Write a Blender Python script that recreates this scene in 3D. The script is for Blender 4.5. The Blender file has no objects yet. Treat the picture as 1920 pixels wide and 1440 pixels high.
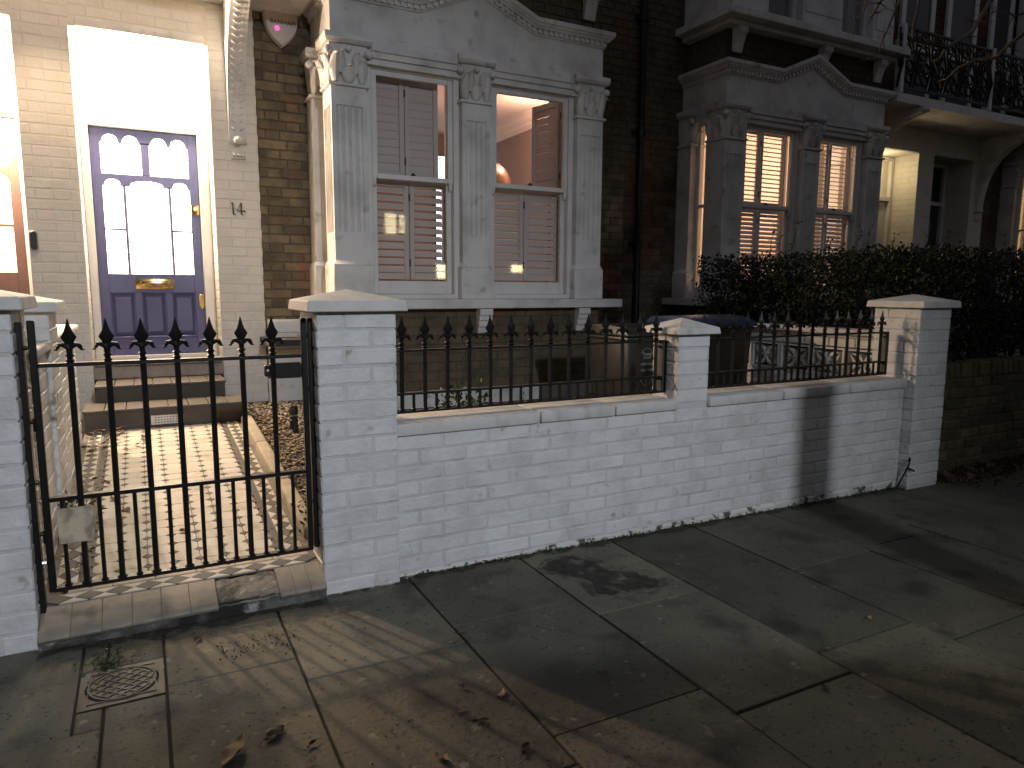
import bpy, bmesh, math, random
import numpy as np
from mathutils import Vector, Matrix
R = random.Random(14)
SC = bpy.context.scene
COL = SC.collection

# ------------------------------------------------------------------ camera
cam = bpy.data.cameras.new('camera')
cam.sensor_fit = 'HORIZONTAL'; cam.sensor_width = 36.0
cam.lens = 1317.126 / 1920 * 36.0
cam.clip_start = 0.05; cam.clip_end = 400
cam_o = bpy.data.objects.new('camera', cam); COL.objects.link(cam_o)
YAW, PIT, ROL = 0.48398, 0.13504, 0.00483
Fv = Vector((math.sin(YAW)*math.cos(PIT), math.cos(YAW)*math.cos(PIT), -math.sin(PIT)))
Rv = Vector((math.cos(YAW), -math.sin(YAW), 0)); Uv = Rv.cross(Fv)
R2 = Rv*math.cos(ROL) + Uv*math.sin(ROL); U2 = -Rv*math.sin(ROL) + Uv*math.cos(ROL)
CAMP = Vector((-0.61265, -2.83894, 1.31281))
M = Matrix((R2, U2, -Fv)).transposed().to_4x4(); M.translation = CAMP
cam_o.matrix_world = M
SC.camera = cam_o

# ------------------------------------------------------------------ world: dim night sky glow
W = bpy.data.worlds.new('World'); SC.world = W; W.use_nodes = True
bg = W.node_tree.nodes['Background']
bg.inputs['Color'].default_value = (0.84, 0.86, 1.0, 1)
bg.inputs['Strength'].default_value = 0.122

SC.view_settings.view_transform = 'Standard'; SC.view_settings.look = 'None'
SC.view_settings.exposure = 0; SC.view_settings.gamma = 1
try: SC.view_settings.use_curve_mapping = False
except Exception: pass
SC.cycles.use_denoising = True
SC.cycles.max_bounces = 6; SC.cycles.diffuse_bounces = 4; SC.cycles.glossy_bounces = 3
SC.cycles.transparent_max_bounces = 12
SC.cycles.sample_clamp_indirect = 4.0
SC.cycles.caustics_reflective = False; SC.cycles.caustics_refractive = False

def lamp(name, kind, loc, power, col, radius=0.05, target=None, spot=None, blend=0.5):
    l = bpy.data.lights.new(name, kind); l.energy = power; l.color = col
    if kind == 'AREA': l.size = radius
    else: l.shadow_soft_size = radius
    if spot: l.spot_size = math.radians(spot); l.spot_blend = blend
    o = bpy.data.objects.new(name, l); COL.objects.link(o); o.location = loc
    if target:
        o.rotation_euler = (Vector(target) - Vector(loc)).to_track_quat('-Z', 'Y').to_euler()
    return o
# street lamp across the road (cool white LED lantern head, aimed down and to the left)
lamp('street_lamp_light', 'SPOT', (0.6, -9.6, 4.9), 1800, (0.84, 0.90, 0.985), 0.15, (-0.2, 0.1, 0.30), 56, 1.0)
# porch lamps and an added canopy fill
lamp('porch_light_next_door', 'POINT', (-1.64, 3.45, 2.60), 380, (1.0, 0.70, 0.47), 0.04)
lamp('porch_light_recess', 'POINT', (-0.5, 3.58, 3.02), 165, (1.0, 0.79, 0.54), 0.14)
lamp('porch_light_far', 'POINT', (8.5, 3.62, 2.95), 5.5, (1.0, 0.78, 0.44), 0.05)
lamp('canopy_fill_light', 'SPOT', (-1.14, 2.72, 3.44), 75, (1.0, 0.70, 0.43), 0.06, (-1.05, 2.85, 0), 118, 0.7)  # unseen spot added under the canopy to brighten the pier faces
# rooms
lamp('front_room_uplight', 'POINT', (3.55, 4.55, 3.18), 34, (1.0, 0.60, 0.42), 0.06)
lamp('front_room_pendant', 'POINT', (2.4, 5.2, 2.45), 24, (1.0, 0.62, 0.45), 0.10)
lamp('neighbour_room_light', 'POINT', (6.2, 4.6, 2.9), 170, (1.0, 0.66, 0.42), 0.15)
lamp('far_room_light', 'POINT', (12.3, 4.8, 2.8), 60, (1.0, 0.70, 0.36), 0.15)

# ------------------------------------------------------------------ materials
MATS = {}
def mat(name, c1, c2=None, rough=0.6, nscale=4.0, lo=0.35, hi=0.7, bump=0.0, bscale=60.0, bdist=0.004,
        metal=0.0, rnd=0.0, detail=4.0, c3=None, n3=1.2, lo3=0.55, hi3=0.7, spec=0.5, coat=0.0, emit=None, es=0.0):
    m = bpy.data.materials.new(name); m.use_nodes = True
    nt = m.node_tree; N = nt.nodes; L = nt.links
    b = N['Principled BSDF']
    b.inputs['Roughness'].default_value = rough; b.inputs['Metallic'].default_value = metal
    b.inputs['Specular IOR Level'].default_value = spec
    b.inputs['Coat Weight'].default_value = coat
    b.inputs['Base Color'].default_value = (*c1, 1)
    if emit:
        b.inputs['Emission Color'].default_value = (*emit, 1); b.inputs['Emission Strength'].default_value = es
    geo = N.new('ShaderNodeNewGeometry')
    out = None
    def noise(scale, det=detail):
        n = N.new('ShaderNodeTexNoise'); n.inputs['Scale'].default_value = scale; n.inputs['Detail'].default_value = det
        L.new(geo.outputs['Position'], n.inputs['Vector']); return n
    def ramp(fac, lo, hi):
        r = N.new('ShaderNodeMapRange'); r.inputs[1].default_value = lo; r.inputs[2].default_value = hi
        L.new(fac, r.inputs[0]); return r.outputs[0]
    def mix(f, a, bb, mode='MIX'):
        x = N.new('ShaderNodeMix'); x.data_type = 'RGBA'; x.blend_type = mode
        if hasattr(f, 'links') or hasattr(f, 'is_linked'): L.new(f, x.inputs[0])
        else: x.inputs[0].default_value = f
        for v, s in ((a, x.inputs[6]), (bb, x.inputs[7])):
            if isinstance(v, tuple): s.default_value = (*v, 1)
            else: L.new(v, s)
        return x.outputs[2]
    if c2:
        out = mix(ramp(noise(nscale).outputs['Fac'], lo, hi), c1, c2)
    if c3:
        out = mix(ramp(noise(n3, 6).outputs['Fac'], lo3, hi3), out if out else c1, c3)
    if rnd:
        oi = N.new('ShaderNodeObjectInfo')
        mr = N.new('ShaderNodeMapRange'); mr.inputs[3].default_value = 1 - rnd; mr.inputs[4].default_value = 1 + rnd
        L.new(oi.outputs['Random'], mr.inputs[0])
        cc = N.new('ShaderNodeCombineColor')
        for i in range(3): L.new(mr.outputs[0], cc.inputs[i])
        out = mix(1.0, out if out else c1, cc.outputs[0], 'MULTIPLY')
    if out: L.new(out, b.inputs['Base Color'])
    if bump:
        bn = noise(bscale, 5); bp = N.new('ShaderNodeBump')
        bp.inputs['Strength'].default_value = bump; bp.inputs['Distance'].default_value = bdist
        L.new(bn.outputs['Fac'], bp.inputs['Height']); L.new(bp.outputs['Normal'], b.inputs['Normal'])
    MATS[name] = m
    return m
P = mat
WHITEBRICK = P('white_painted_brick', (.72, .72, .71), (.57, .57, .55), .55, 7, .42, .72, .75, 34, .007, rnd=.05, c3=(.34, .33, .28), n3=12, lo3=.655, hi3=.76)
WHITEJOINT = P('white_painted_mortar', (.60, .60, .59), (.45, .44, .41), .7, 9, .5, .8, .6, 60, .005)
GRIMEBRICK = P('grimy_painted_brick', (.66, .65, .60), (.10, .095, .07), .7, 16, .54, .62, .7, 40, .008, rnd=.08)
CREAMBRICK = P('cream_painted_brick', (.66, .63, .57), (.58, .55, .49), .6, 5, .45, .75, .5, 40, .006, rnd=.02)
STUCCO = P('white_painted_stucco', (.66, .645, .625), (.46, .45, .435), .55, 3.6, .44, .72, .45, 45, .005, c3=(.30, .29, .28), n3=8, lo3=.60, hi3=.76)
WOODW = P('white_gloss_paint', (.70, .68, .66), (.62, .60, .58), .4, 6, .4, .7, .1, 50, .002)
SHUT = P('shutter_paint', (.64, .575, .54), None, .45, bump=.05, bscale=40)
STOCK = P('london_stock_brick', (.16, .125, .075), (.085, .066, .045), .85, 9, .35, .7, .7, 70, .008, rnd=.35, c3=(.20, .09, .055), n3=2.2, lo3=.58, hi3=.66)
STOCKM = P('lime_mortar', (.11, .095, .07), (.07, .06, .045), .95, 20, .4, .7, .6, 90, .006)
DARKBRICK = P('sooty_stock_brick', (.10, .082, .058), (.055, .046, .036), .9, 8, .35, .7, .7, 70, .008, rnd=.35, c3=(.10, .055, .038), n3=1.6, lo3=.58, hi3=.66)
REDBRICK = P('dark_red_brick', (.085, .034, .026), (.05, .022, .018), .9, 6, .4, .7, .6, 70, .006, rnd=.25)
YELBRICK = P('mossy_yellow_brick', (.115, .098, .050), (.062, .060, .030), .9, 7, .35, .7, .7, 60, .01, rnd=.3, c3=(.055, .055, .03), n3=3.5, lo3=.52, hi3=.7)
CAPST = P('painted_cap_stone', (.64, .63, .61), (.52, .50, .47), .7, 12, .45, .75, .6, 120, .004, c3=(.30, .29, .26), n3=5, lo3=.62, hi3=.8)
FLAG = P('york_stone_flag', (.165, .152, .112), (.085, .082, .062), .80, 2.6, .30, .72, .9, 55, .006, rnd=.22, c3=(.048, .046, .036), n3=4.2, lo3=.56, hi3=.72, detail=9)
def speckle(m, scale, dark, light):
    nt = m.node_tree; N = nt.nodes; L = nt.links; b = N['Principled BSDF']; src = b.inputs['Base Color'].links[0].from_socket
    geo = N.new('ShaderNodeNewGeometry')
    for sc_, thr, col, width in ((scale, .64, dark, .05), (scale*.45, .68, light, .04), (scale*2.2, .62, dark, .10)):
        n = N.new('ShaderNodeTexNoise'); n.inputs['Scale'].default_value = sc_; n.inputs['Detail'].default_value = 2; L.new(geo.outputs['Position'], n.inputs['Vector'])
        r = N.new('ShaderNodeMapRange'); r.inputs[1].default_value = thr; r.inputs[2].default_value = thr+width; r.inputs[4].default_value = .75; L.new(n.outputs['Fac'], r.inputs[0])
        x = N.new('ShaderNodeMix'); x.data_type = 'RGBA'; L.new(r.outputs[0], x.inputs[0]); L.new(src, x.inputs[6]); x.inputs[7].default_value = (*col, 1); src = x.outputs[2]
    L.new(src, b.inputs['Base Color'])
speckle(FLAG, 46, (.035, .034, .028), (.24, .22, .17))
FLAGDIM = P('dimmed_flag', (.098, .096, .068), (.058, .058, .042), .82, 2.4, .30, .72, .9, 55, .006, rnd=.22, c3=(.030, .031, .022), n3=3.6, lo3=.54, hi3=.70, detail=9)  # flag colour darkened to stand in for weaker light on the right
speckle(FLAGDIM, 46, (.025, .025, .019), (.17, .16, .12))
JOINT = P('dark_joint_dirt', (.022, .020, .016), None, .95, bump=.8, bscale=90)
ASPH = P('asphalt', (.05, .05, .052), (.035, .035, .036), .85, 40, .4, .7, .6, 200, .004)
SOIL = P('garden_soil', (.035, .028, .020), (.02, .016, .012), .95, 20, .4, .7, .9, 50, .02)
IRON = P('black_gloss_iron', (.008, .008, .008), (.014, .012, .011), .40, 20, .4, .7, .35, 90, .002, spec=.35)
IRONG = P('grey_flange_iron', (.05, .05, .04), None, .5, bump=.2, bscale=90)
STEELB = P('bolt_steel', (.35, .35, .35), None, .35, metal=1.0)
BLUE = P('blue_door_paint', (.080, .080, .190), (.070, .070, .165), .35, 5, .4, .7, .08, 60, .002)
REDDOOR = P('brown_red_door_paint', (.085, .047, .038), (.075, .041, .034), .45, 5, .4, .7, .08, 60, .002)
BRASS = P('polished_brass', (.78, .55, .22), (.55, .36, .13), .22, 30, .4, .7, .15, 60, .002, metal=1.0)
TILEW = P('buff_octagon_tile', (.57, .53, .46), (.48, .44, .37), .62, 9, .4, .7, .15, 40, .002, rnd=.07, c3=(.26, .23, .18), spec=.25, n3=4.5, lo3=.60, hi3=.8)
TILED = P('grey_dot_tile', (.115, .108, .10), (.09, .085, .08), .65, 20, .4, .7, .15, 40, .002, rnd=.12, spec=.2)
GROUT = P('tile_grout', (.20, .18, .15), (.12, .11, .09), .9, 30, .4, .7, .3, 90, .002)
STEPT = P('step_tile', (.30, .26, .21), (.22, .19, .15), .55, 12, .4, .7, .3, 50, .003, rnd=.06, c3=(.12, .105, .085), n3=9, lo3=.60, hi3=.75)
CREAMJOINT = P('cream_painted_mortar', (.60, .57, .51), None, .65, bump=.3, bscale=50)
SLATET = P('dark_step_tile', (.078, .068, .058), (.06, .053, .045), .5, 12, .4, .7, .3, 50, .003, rnd=.08)
STEPR = P('step_riser_paint', (.060, .050, .038), (.045, .038, .030), .6, 10, .4, .7, .2, 60, .003)
CONC = P('rough_broken_concrete', (.27, .24, .20), (.10, .09, .075), .92, 14, .42, .62, 1.0, 45, .015, c3=(.42, .40, .36), n3=22, lo3=.62, hi3=.72)
DIRTC = P('stained_concrete_face', (.16, .155, .14), (.022, .022, .018), .92, 7, .38, .55, 1.0, 40, .012, c3=(.42, .41, .40), n3=9, lo3=.60, hi3=.68)
EDGING = P('stone_edging', (.42, .37, .28), (.28, .25, .19), .8, 9, .4, .7, .5, 60, .006, rnd=.05)
GRAVEL = P('pale_gravel', (.44, .37, .28), (.20, .15, .10), .85, 35, .35, .65, .4, 90, .004)
LEAFB = P('brown_dead_leaf', (.12, .066, .040), (.055, .033, .022), .7, 30, .35, .7, .4, 90, .003, rnd=.45)
LEAFP = P('pale_dead_leaf', (.36, .26, .15), (.22, .14, .08), .7, 30, .35, .7, .4, 90, .003, rnd=.2)
HEDGE = P('hedge_leaf', (.020, .030, .012), (.010, .016, .007), .5, 25, .35, .7, spec=.3)
TWIG = P('twig_bark', (.055, .042, .030), (.035, .028, .022), .9, 30, .4, .7)
BARK = P('tree_bark', (.12, .105, .085), (.07, .06, .05), .9, 12, .4, .7, .8, 30, .02)
SHRUB = P('shrub_leaf', (.045, .075, .022), (.03, .05, .016), .5, 25, .35, .7)
BINM = P('black_bin_plastic', (.013, .014, .015), None, .45, bump=.3, bscale=250, bdist=.001)
BINBL = P('blue_bin_lid', (.008, .032, .095), None, .45, bump=.2, bscale=200, bdist=.001)
BINTX = P('bin_lettering', (.40, .40, .40), None, .6)
BLKP = P('black_plastic', (.015, .015, .015), None, .4)
DARKPANE = P('dark_upper_pane', (.045, .045, .05), None, .25)
GREYP = P('grey_plastic', (.25, .24, .23), None, .5)
ALARM = P('alarm_box_plastic', (.55, .50, .47), (.47, .43, .40), .45, 8, .4, .7)
INK = P('dark_lettering', (.06, .05, .05), None, .6)
NUMB = P('weathered_bronze', (.10, .08, .06), None, .5, metal=.3)
LED = P('pink_led', (.8, .1, .4), None, .4, emit=(1.0, .10, .42), es=1.6)
MANH = P('worn_cast_iron', (.075, .070, .062), (.05, .047, .042), .55, 12, .4, .7, .4, 70, .003, metal=.2)
WET = P('damp_stain', (.020, .019, .015), (.028, .026, .020), .65, 12, .4, .7, .25, 40, .003)
def softmask(m, scale, lo, hi, mx):
    nt = m.node_tree; N = nt.nodes; L = nt.links; b = N['Principled BSDF']; out = N['Material Output']
    n = N.new('ShaderNodeTexNoise'); n.inputs['Scale'].default_value = scale; n.inputs['Detail'].default_value = 6
    g = N.new('ShaderNodeNewGeometry'); L.new(g.outputs['Position'], n.inputs['Vector'])
    r = N.new('ShaderNodeMapRange'); r.inputs[1].default_value = lo; r.inputs[2].default_value = hi; r.inputs[4].default_value = mx; L.new(n.outputs['Fac'], r.inputs[0])
    t = N.new('ShaderNodeBsdfTransparent'); x = N.new('ShaderNodeMixShader'); L.new(r.outputs[0], x.inputs[0]); L.new(b.outputs[0], x.inputs[2]); L.new(t.outputs[0], x.inputs[1]); L.new(x.outputs[0], out.inputs[0])
softmask(WET, 16, .36, .56, .85)
WET2 = P('drying_damp_edge', (.050, .047, .036), None, .8); softmask(WET2, 22, .44, .60, .55)
PLAQ = P('mottled_plaque', (.60, .50, .37), (.30, .245, .18), .6, 22, .42, .62)
WALLIN = P('mauve_room_wall', (.26, .20, .18), None, .8)
CEIL = P('room_ceiling', (.72, .64, .58), None, .8)
COPPER = P('copper_dome_metal', (.80, .58, .44), None, .30, metal=1.0)
DARKIN = P('dark_interior', (.03, .03, .03), None, .9)
SLATDOOR = P('dark_grey_door_paint', (.035, .038, .042), None, .5)
CARP = P('dark_car_paint', (.02, .022, .028), None, .25, coat=.6)
TYRE = P('tyre_rubber', (.02, .02, .02), None, .8)
def emis(name, col, s):
    return P(name, (.8, .8, .8), None, .5, emit=col, es=s)
PANEW = emis('lit_frosted_glass', (1.0, .84, .62), 11)
PANEY = emis('lit_amber_glass', (1.0, .78, .42), 1.3)
BULB = emis('lamp_glass', (1.0, .85, .62), 12)
SCREEN = emis('lit_screen', (.86, .88, 1.0), 2.6)
def glass(name, r=.03, tint=(1, 1, 1)):
    m = bpy.data.materials.new(name); m.use_nodes = True; nt = m.node_tree; N = nt.nodes; L = nt.links
    for n in list(N): N.remove(n)
    o = N.new('ShaderNodeOutputMaterial'); mx = N.new('ShaderNodeMixShader'); t = N.new('ShaderNodeBsdfTransparent')
    g = N.new('ShaderNodeBsdfGlossy'); lw = N.new('ShaderNodeLayerWeight'); lw.inputs[0].default_value = .5; pw = N.new('ShaderNodeMath'); pw.operation = 'POWER'; pw.inputs[1].default_value = 4.0; f = N.new('ShaderNodeMath'); f.operation = 'MULTIPLY_ADD'; f.inputs[1].default_value = .9; f.inputs[2].default_value = .06; L.new(lw.outputs['Facing'], pw.inputs[0]); L.new(pw.outputs[0], f.inputs[0])
    g.inputs['Roughness'].default_value = r; t.inputs['Color'].default_value = (*tint, 1)
    L.new(f.outputs[0], mx.inputs[0]); L.new(t.outputs[0], mx.inputs[1]); L.new(g.outputs[0], mx.inputs[2]); L.new(mx.outputs[0], o.inputs[0])
    MATS[name] = m; return m
GLASS = glass('window_glass')

# ------------------------------------------------------------------ object helpers
WL = {}
def reg(o, w): WL[o.name] = Vector(w)
def tag(o, label=None, cat=None, group=None, kind=None):
    if label: o['label'] = label
    if cat: o['category'] = cat
    if group: o['group'] = group
    if kind: o['kind'] = kind
    return o
def empty(name, loc, label=None, cat=None, group=None, kind=None):
    o = bpy.data.objects.new(name, None); COL.objects.link(o); o.location = loc; reg(o, loc)
    o.empty_display_size = .1
    return tag(o, label, cat, group, kind)
def place(name, me, parent, w, rot=None, scl=None):
    o = bpy.data.objects.new(name, me); COL.objects.link(o)
    w = Vector(w); reg(o, w)
    if parent: o.parent = parent; o.location = w - WL[parent.name]
    else: o.location = w
    if rot: o.rotation_euler = rot
    if scl: o.scale = scl
    return o

class MB:
    def __init__(s, sx=1.0, tx=0.0): s.v = []; s.f = []; s.sx = sx; s.tx = tx
    def add(s, vs, fs):
        n = len(s.v); s.v += [(s.sx*p[0]+s.tx, p[1], p[2]) for p in vs]
        s.f += [tuple(i+n for i in f) for f in fs]; return s
    def box(s, x0, x1, y0, y1, z0, z1):
        return s.add([(x0,y0,z0),(x1,y0,z0),(x1,y1,z0),(x0,y1,z0),(x0,y0,z1),(x1,y0,z1),(x1,y1,z1),(x0,y1,z1)],
              [(0,3,2,1),(4,5,6,7),(0,1,5,4),(1,2,6,5),(2,3,7,6),(3,0,4,7)])
    def hexa(s, b, t):
        return s.add(list(b)+list(t), [(0,3,2,1),(4,5,6,7),(0,1,5,4),(1,2,6,5),(2,3,7,6),(3,0,4,7)])
    def prism(s, poly, fn, a, b):
        n = len(poly); vs = [fn(u, v, a) for u, v in poly] + [fn(u, v, b) for u, v in poly]
        return s.add(vs, [tuple(range(n)), tuple(range(2*n-1, n-1, -1))] + [(i, i+n, (i+1)%n+n, (i+1)%n) for i in range(n)])
    def xz(s, poly, y0, y1): return s.prism(poly, lambda u, v, a: (u, a, v), y0, y1)
    def yz(s, poly, x0, x1): return s.prism(poly, lambda u, v, a: (a, u, v), x0, x1)
    def xy(s, poly, z0, z1): return s.prism(poly, lambda u, v, a: (u, v, a), z0, z1)
    def tube(s, pts, r, n=6, cap=True):
        pts = [Vector(p) for p in pts]; rings = []
        rs = r if isinstance(r, (list, tuple)) else [r]*len(pts)
        vs = []
        for i, p in enumerate(pts):
            d = (pts[min(i+1, len(pts)-1)] - pts[max(i-1, 0)]).normalized()
            a = d.cross(Vector((0, 0, 1)) if abs(d.z) < .9 else Vector((1, 0, 0))).normalized(); b = d.cross(a)
            for k in range(n):
                t = 2*math.pi*k/n
                vs.append(tuple(p + (a*math.cos(t)+b*math.sin(t))*rs[i]))
        fs = [(i*n+k, i*n+(k+1)%n, (i+1)*n+(k+1)%n, (i+1)*n+k) for i in range(len(pts)-1) for k in range(n)]
        if cap: fs += [tuple(range(n-1, -1, -1)), tuple(range((len(pts)-1)*n, len(pts)*n))]
        return s.add(vs, fs)
    def lathe(s, c, prof, n=10, ph=0.0, sy=1.0):
        vs = []
        for r, z in prof:
            for k in range(n):
                t = 2*math.pi*k/n+ph; vs.append((c[0]+r*math.cos(t), c[1]+r*sy*math.sin(t), c[2]+z))
        m = len(prof)
        fs = [(i*n+k, i*n+(k+1)%n, (i+1)*n+(k+1)%n, (i+1)*n+k) for i in range(m-1) for k in range(n)]
        fs += [tuple(range(n-1, -1, -1)), tuple(range((m-1)*n, m*n))]
        return s.add(vs, fs)
    def mesh(s, name, m, origin=(0,0,0), bev=0.0, smooth=True, ang=40, seg=1, recalc=True):
        me = bpy.data.meshes.new(name)
        ox, oy, oz = origin
        me.from_pydata([(a-ox, b-oy, c-oz) for a, b, c in s.v], [], s.f)
        if recalc or bev:
            bm = bmesh.new(); bm.from_mesh(me)
            if recalc: bmesh.ops.recalc_face_normals(bm, faces=bm.faces)
            if bev:
                es = [e for e in bm.edges if len(e.link_faces) == 2 and e.calc_face_angle(0) > .6]
                bmesh.ops.bevel(bm, geom=es, offset=bev, segments=seg, affect='EDGES', profile=.5, clamp_overlap=True)
            bm.to_mesh(me); bm.free()
        if smooth:
            me.polygons.foreach_set('use_smooth', [True]*len(me.polygons))
            me.set_sharp_from_angle(angle=math.radians(ang))
        me.materials.append(m)
        return me
    def build(s, name, m, parent=None, origin=None, **k):
        if origin is None:
            xs, ys, zs = zip(*s.v); origin = ((min(xs)+max(xs))/2, (min(ys)+max(ys))/2, min(zs))
        return place(name, s.mesh(name, m, origin, **k), parent, origin)
def bx(name, m, parent, x0, x1, y0, y1, z0, z1, bev=0.0, H=None, **k):
    b = MB(*H) if H else MB()
    return b.box(x0, x1, y0, y1, z0, z1).build(name, m, parent, bev=bev, **k)
def np_mesh(name, V, F, m, smooth=False):
    me = bpy.data.meshes.new(name); k = F.shape[1]
    me.vertices.add(len(V)); me.vertices.foreach_set('co', V.astype(np.float32).ravel())
    me.loops.add(F.size); me.loops.foreach_set('vertex_index', F.astype(np.int32).ravel())
    me.polygons.add(len(F)); me.polygons.foreach_set('loop_start', np.arange(0, F.size, k, dtype=np.int32))
    me.update(calc_edges=True); me.materials.append(m)
    if smooth: me.polygons.foreach_set('use_smooth', [True]*len(F))
    return me
def text(name, body, size, m, parent, w, rot, depth=.004, align='CENTER', squash=1.0):
    c = bpy.data.curves.new(name, 'FONT'); c.body = body; c.size = size; c.extrude = depth/2; c.align_x = align; c.align_y = 'CENTER'
    t = bpy.data.objects.new('tmp_text', c); COL.objects.link(t)
    me = bpy.data.meshes.new_from_object(t.evaluated_get(bpy.context.evaluated_depsgraph_get()))
    bpy.data.objects.remove(t); me.materials.clear(); me.materials.append(m); me.name = name
    return place(name, me, parent, w, rot, (squash, 1, 1))

# ------------------------------------------------------------------ bricks
BM = {}
def brick_mesh(w, h, d, m, var, ch=.004, jit=.0012):
    k = (round(w, 3), h, d, m.name, var)
    if k in BM: return BM[k]
    rr = random.Random(hash((round(w, 3), h, var)) & 0xffff)
    a, c = w/2, h/2
    j = lambda: rr.uniform(-jit, jit)
    vs = []
    for (sx, sz) in ((-1,-1),(1,-1),(1,1),(-1,1)): vs.append((sx*a+j(), d, sz*c+j()))
    for (sx, sz) in ((-1,-1),(1,-1),(1,1),(-1,1)): vs.append((vs[[(-1,-1),(1,-1),(1,1),(-1,1)].index((sx,sz))][0], ch, vs[[(-1,-1),(1,-1),(1,1),(-1,1)].index((sx,sz))][2]))
    for (sx, sz) in ((-1,-1),(1,-1),(1,1),(-1,1)): vs.append((sx*(a-ch)+j(), j()*.8, sz*(c-ch)+j()))
    fs = [(8,9,10,11)]
    for i in range(4):
        n = (i+1) % 4
        fs += [(i, n, 4+n, 4+i), (4+i, 4+n, 8+n, 8+i)]
    me = bpy.data.meshes.new('brick'); me.from_pydata(vs, [], fs)
    bm = bmesh.new(); bm.from_mesh(me); bmesh.ops.recalc_face_normals(bm, faces=bm.faces)
    if bm.faces and sum(f.normal.y for f in bm.faces if abs(f.normal.y) > .9) > 0:
        bmesh.ops.reverse_faces(bm, faces=bm.faces)
    bm.to_mesh(me); bm.free()
    me.polygons.foreach_set('use_smooth', [True]*len(me.polygons)); me.set_sharp_from_angle(angle=math.radians(28))
    me.materials.append(m); BM[k] = me
    return me
def courses(u0, u1, z0, z1, bond='stretcher', course=.075, joint=.010, holes=(), start=0, L=.225):
    out = []; n = 0; z = z0
    while z < z1-.02:
        h = min(course, z1-z)-joint
        if bond == 'stretcher': seq = [L]; off = 0 if (n+start) % 2 == 0 else -L/2
        elif bond == 'flemish': seq = [L, L/2]; off = 0 if (n+start) % 2 == 0 else -L*.75
        elif bond == 'header': seq = [L/2]; off = 0 if (n+start) % 2 == 0 else -L/4
        elif bond == 'random': seq = [R.choice((L, L, L/2)) for _ in range(7)]; off = -R.uniform(0, L)
        u = u0+off; i = 0
        while u < u1-.004:
            w = seq[i % len(seq)]; i += 1
            a, b = max(u, u0), min(u+w, u1); u += w
            parts = [(a+joint/2 if a > u0 else a, b-joint/2 if b < u1 else b)]
            for (hu0, hu1, hz0, hz1) in holes:
                if z+course > hz0+.01 and z < hz1-.01:
                    np_ = []
                    for (p, q) in parts:
                        if q <= hu0 or p >= hu1: np_.append((p, q))
                        else:
                            if p < hu0: np_.append((p, hu0))
                            if q > hu1: np_.append((hu1, q))
                    parts = np_
            for p, q in parts:
                if q-p > .025: out.append((p, q, z+joint/2, z+joint/2+h))
        z += course; n += 1
    return out
COUNT = {}
def lay(parent, rects, face, pos, m, d=.010, H=(1, 0), limit=300, stuff=None, ch=.004, jz=.0010, name='brick', jit=.0012):
    """face: 'f' front (normal -Y at y=pos), 'l' normal -X at x=pos, 'r' normal +X at x=pos"""
    rest = []
    for (a, b, z0, z1) in rects:
        key = (parent.name, name); c = COUNT.get(key, 0)
        if c >= limit: rest.append((a, b, z0, z1)); continue
        COUNT[key] = c+1
        w = round((b-a)/.004)*.004; h = round(z1-z0, 3)
        me = brick_mesh(w, h, d, m, R.randrange(4), ch, jit)
        u, zc = (a+b)/2, (z0+z1)/2; o = R.uniform(-jz, jz)
        if face == 'f': place(name, me, parent, (H[0]*u+H[1], pos+o, zc), (R.uniform(-.006, .006), 0, R.uniform(-.006, .006)))
        elif face == 'l': place(name, me, parent, (H[0]*pos+H[1]+o, u, zc), (0, 0, -math.pi/2 if H[0] > 0 else math.pi/2))
        else: place(name, me, parent, (H[0]*pos+H[1]+o, u, zc), (0, 0, math.pi/2 if H[0] > 0 else -math.pi/2))
    if rest:
        V = []; F = []
        for (a, b, z0, z1) in rest:
            o = R.uniform(-jz, jz); q = ch*.8
            ring = [(a, z0), (b, z0), (b, z1), (a, z1)]; inn = [(a+q, z0+q), (b-q, z0+q), (b-q, z1-q), (a+q, z1-q)]
            n = len(V)
            for rr, dep in ((ring, d), (ring, q), (inn, 0)):
                for (u, z) in rr:
                    if face == 'f': V.append((H[0]*u+H[1], pos+dep+o, z))
                    elif face == 'l': V.append((H[0]*(pos+dep+o)+H[1], u, z))
                    else: V.append((H[0]*(pos-dep-o)+H[1], u, z))
            F.append((n+8, n+9, n+10, n+11))
            for i in range(4):
                k = (i+1) % 4; F += [(n+i, n+k, n+4+k, n+4+i), (n+4+i, n+4+k, n+8+k, n+8+i)]
        mb = MB(); mb.v = V; mb.f = F
        o = mb.build(stuff or 'brickwork', m, parent, smooth=False); o['kind'] = 'stuff'
# ================================================================== GROUND
def gz(x): return 0.030 - 0.011*x
def sheet(name, m, x0, x1, y0, y1, zf, kind='structure', nx=1, ny=1):
    V = []; F = []
    for j in range(ny+1):
        for i in range(nx+1):
            x = x0+(x1-x0)*i/nx; y = y0+(y1-y0)*j/ny; V.append((x, y, zf(x, y)))
    for j in range(ny):
        for i in range(nx):
            a = j*(nx+1)+i; F.append((a, a+1, a+nx+2, a+nx+1))
    b = MB(); b.v = V; b.f = F
    o = b.build(name, m, None, smooth=False, recalc=False); o['kind'] = kind; return o
sheet('ground', SOIL, -120, 140, -120, 120, lambda x, y: -.9)
sheet('road', ASPH, -60, 70, -14, -3.62, lambda x, y: gz(x)-.13)
pave = sheet('pavement', JOINT, -30, 40, -3.5, .4, lambda x, y: gz(x)-.0085)
kerb = empty('kerb', (0, -3.56, 0), kind='structure')
for i in range(-4, 10):
    bx('kerb_stone', CONC, kerb, i*.92, i*.92+.912, -3.62, -3.50, gz(i*.92)-.3, gz(i*.92+.46), bev=.012)
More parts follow.
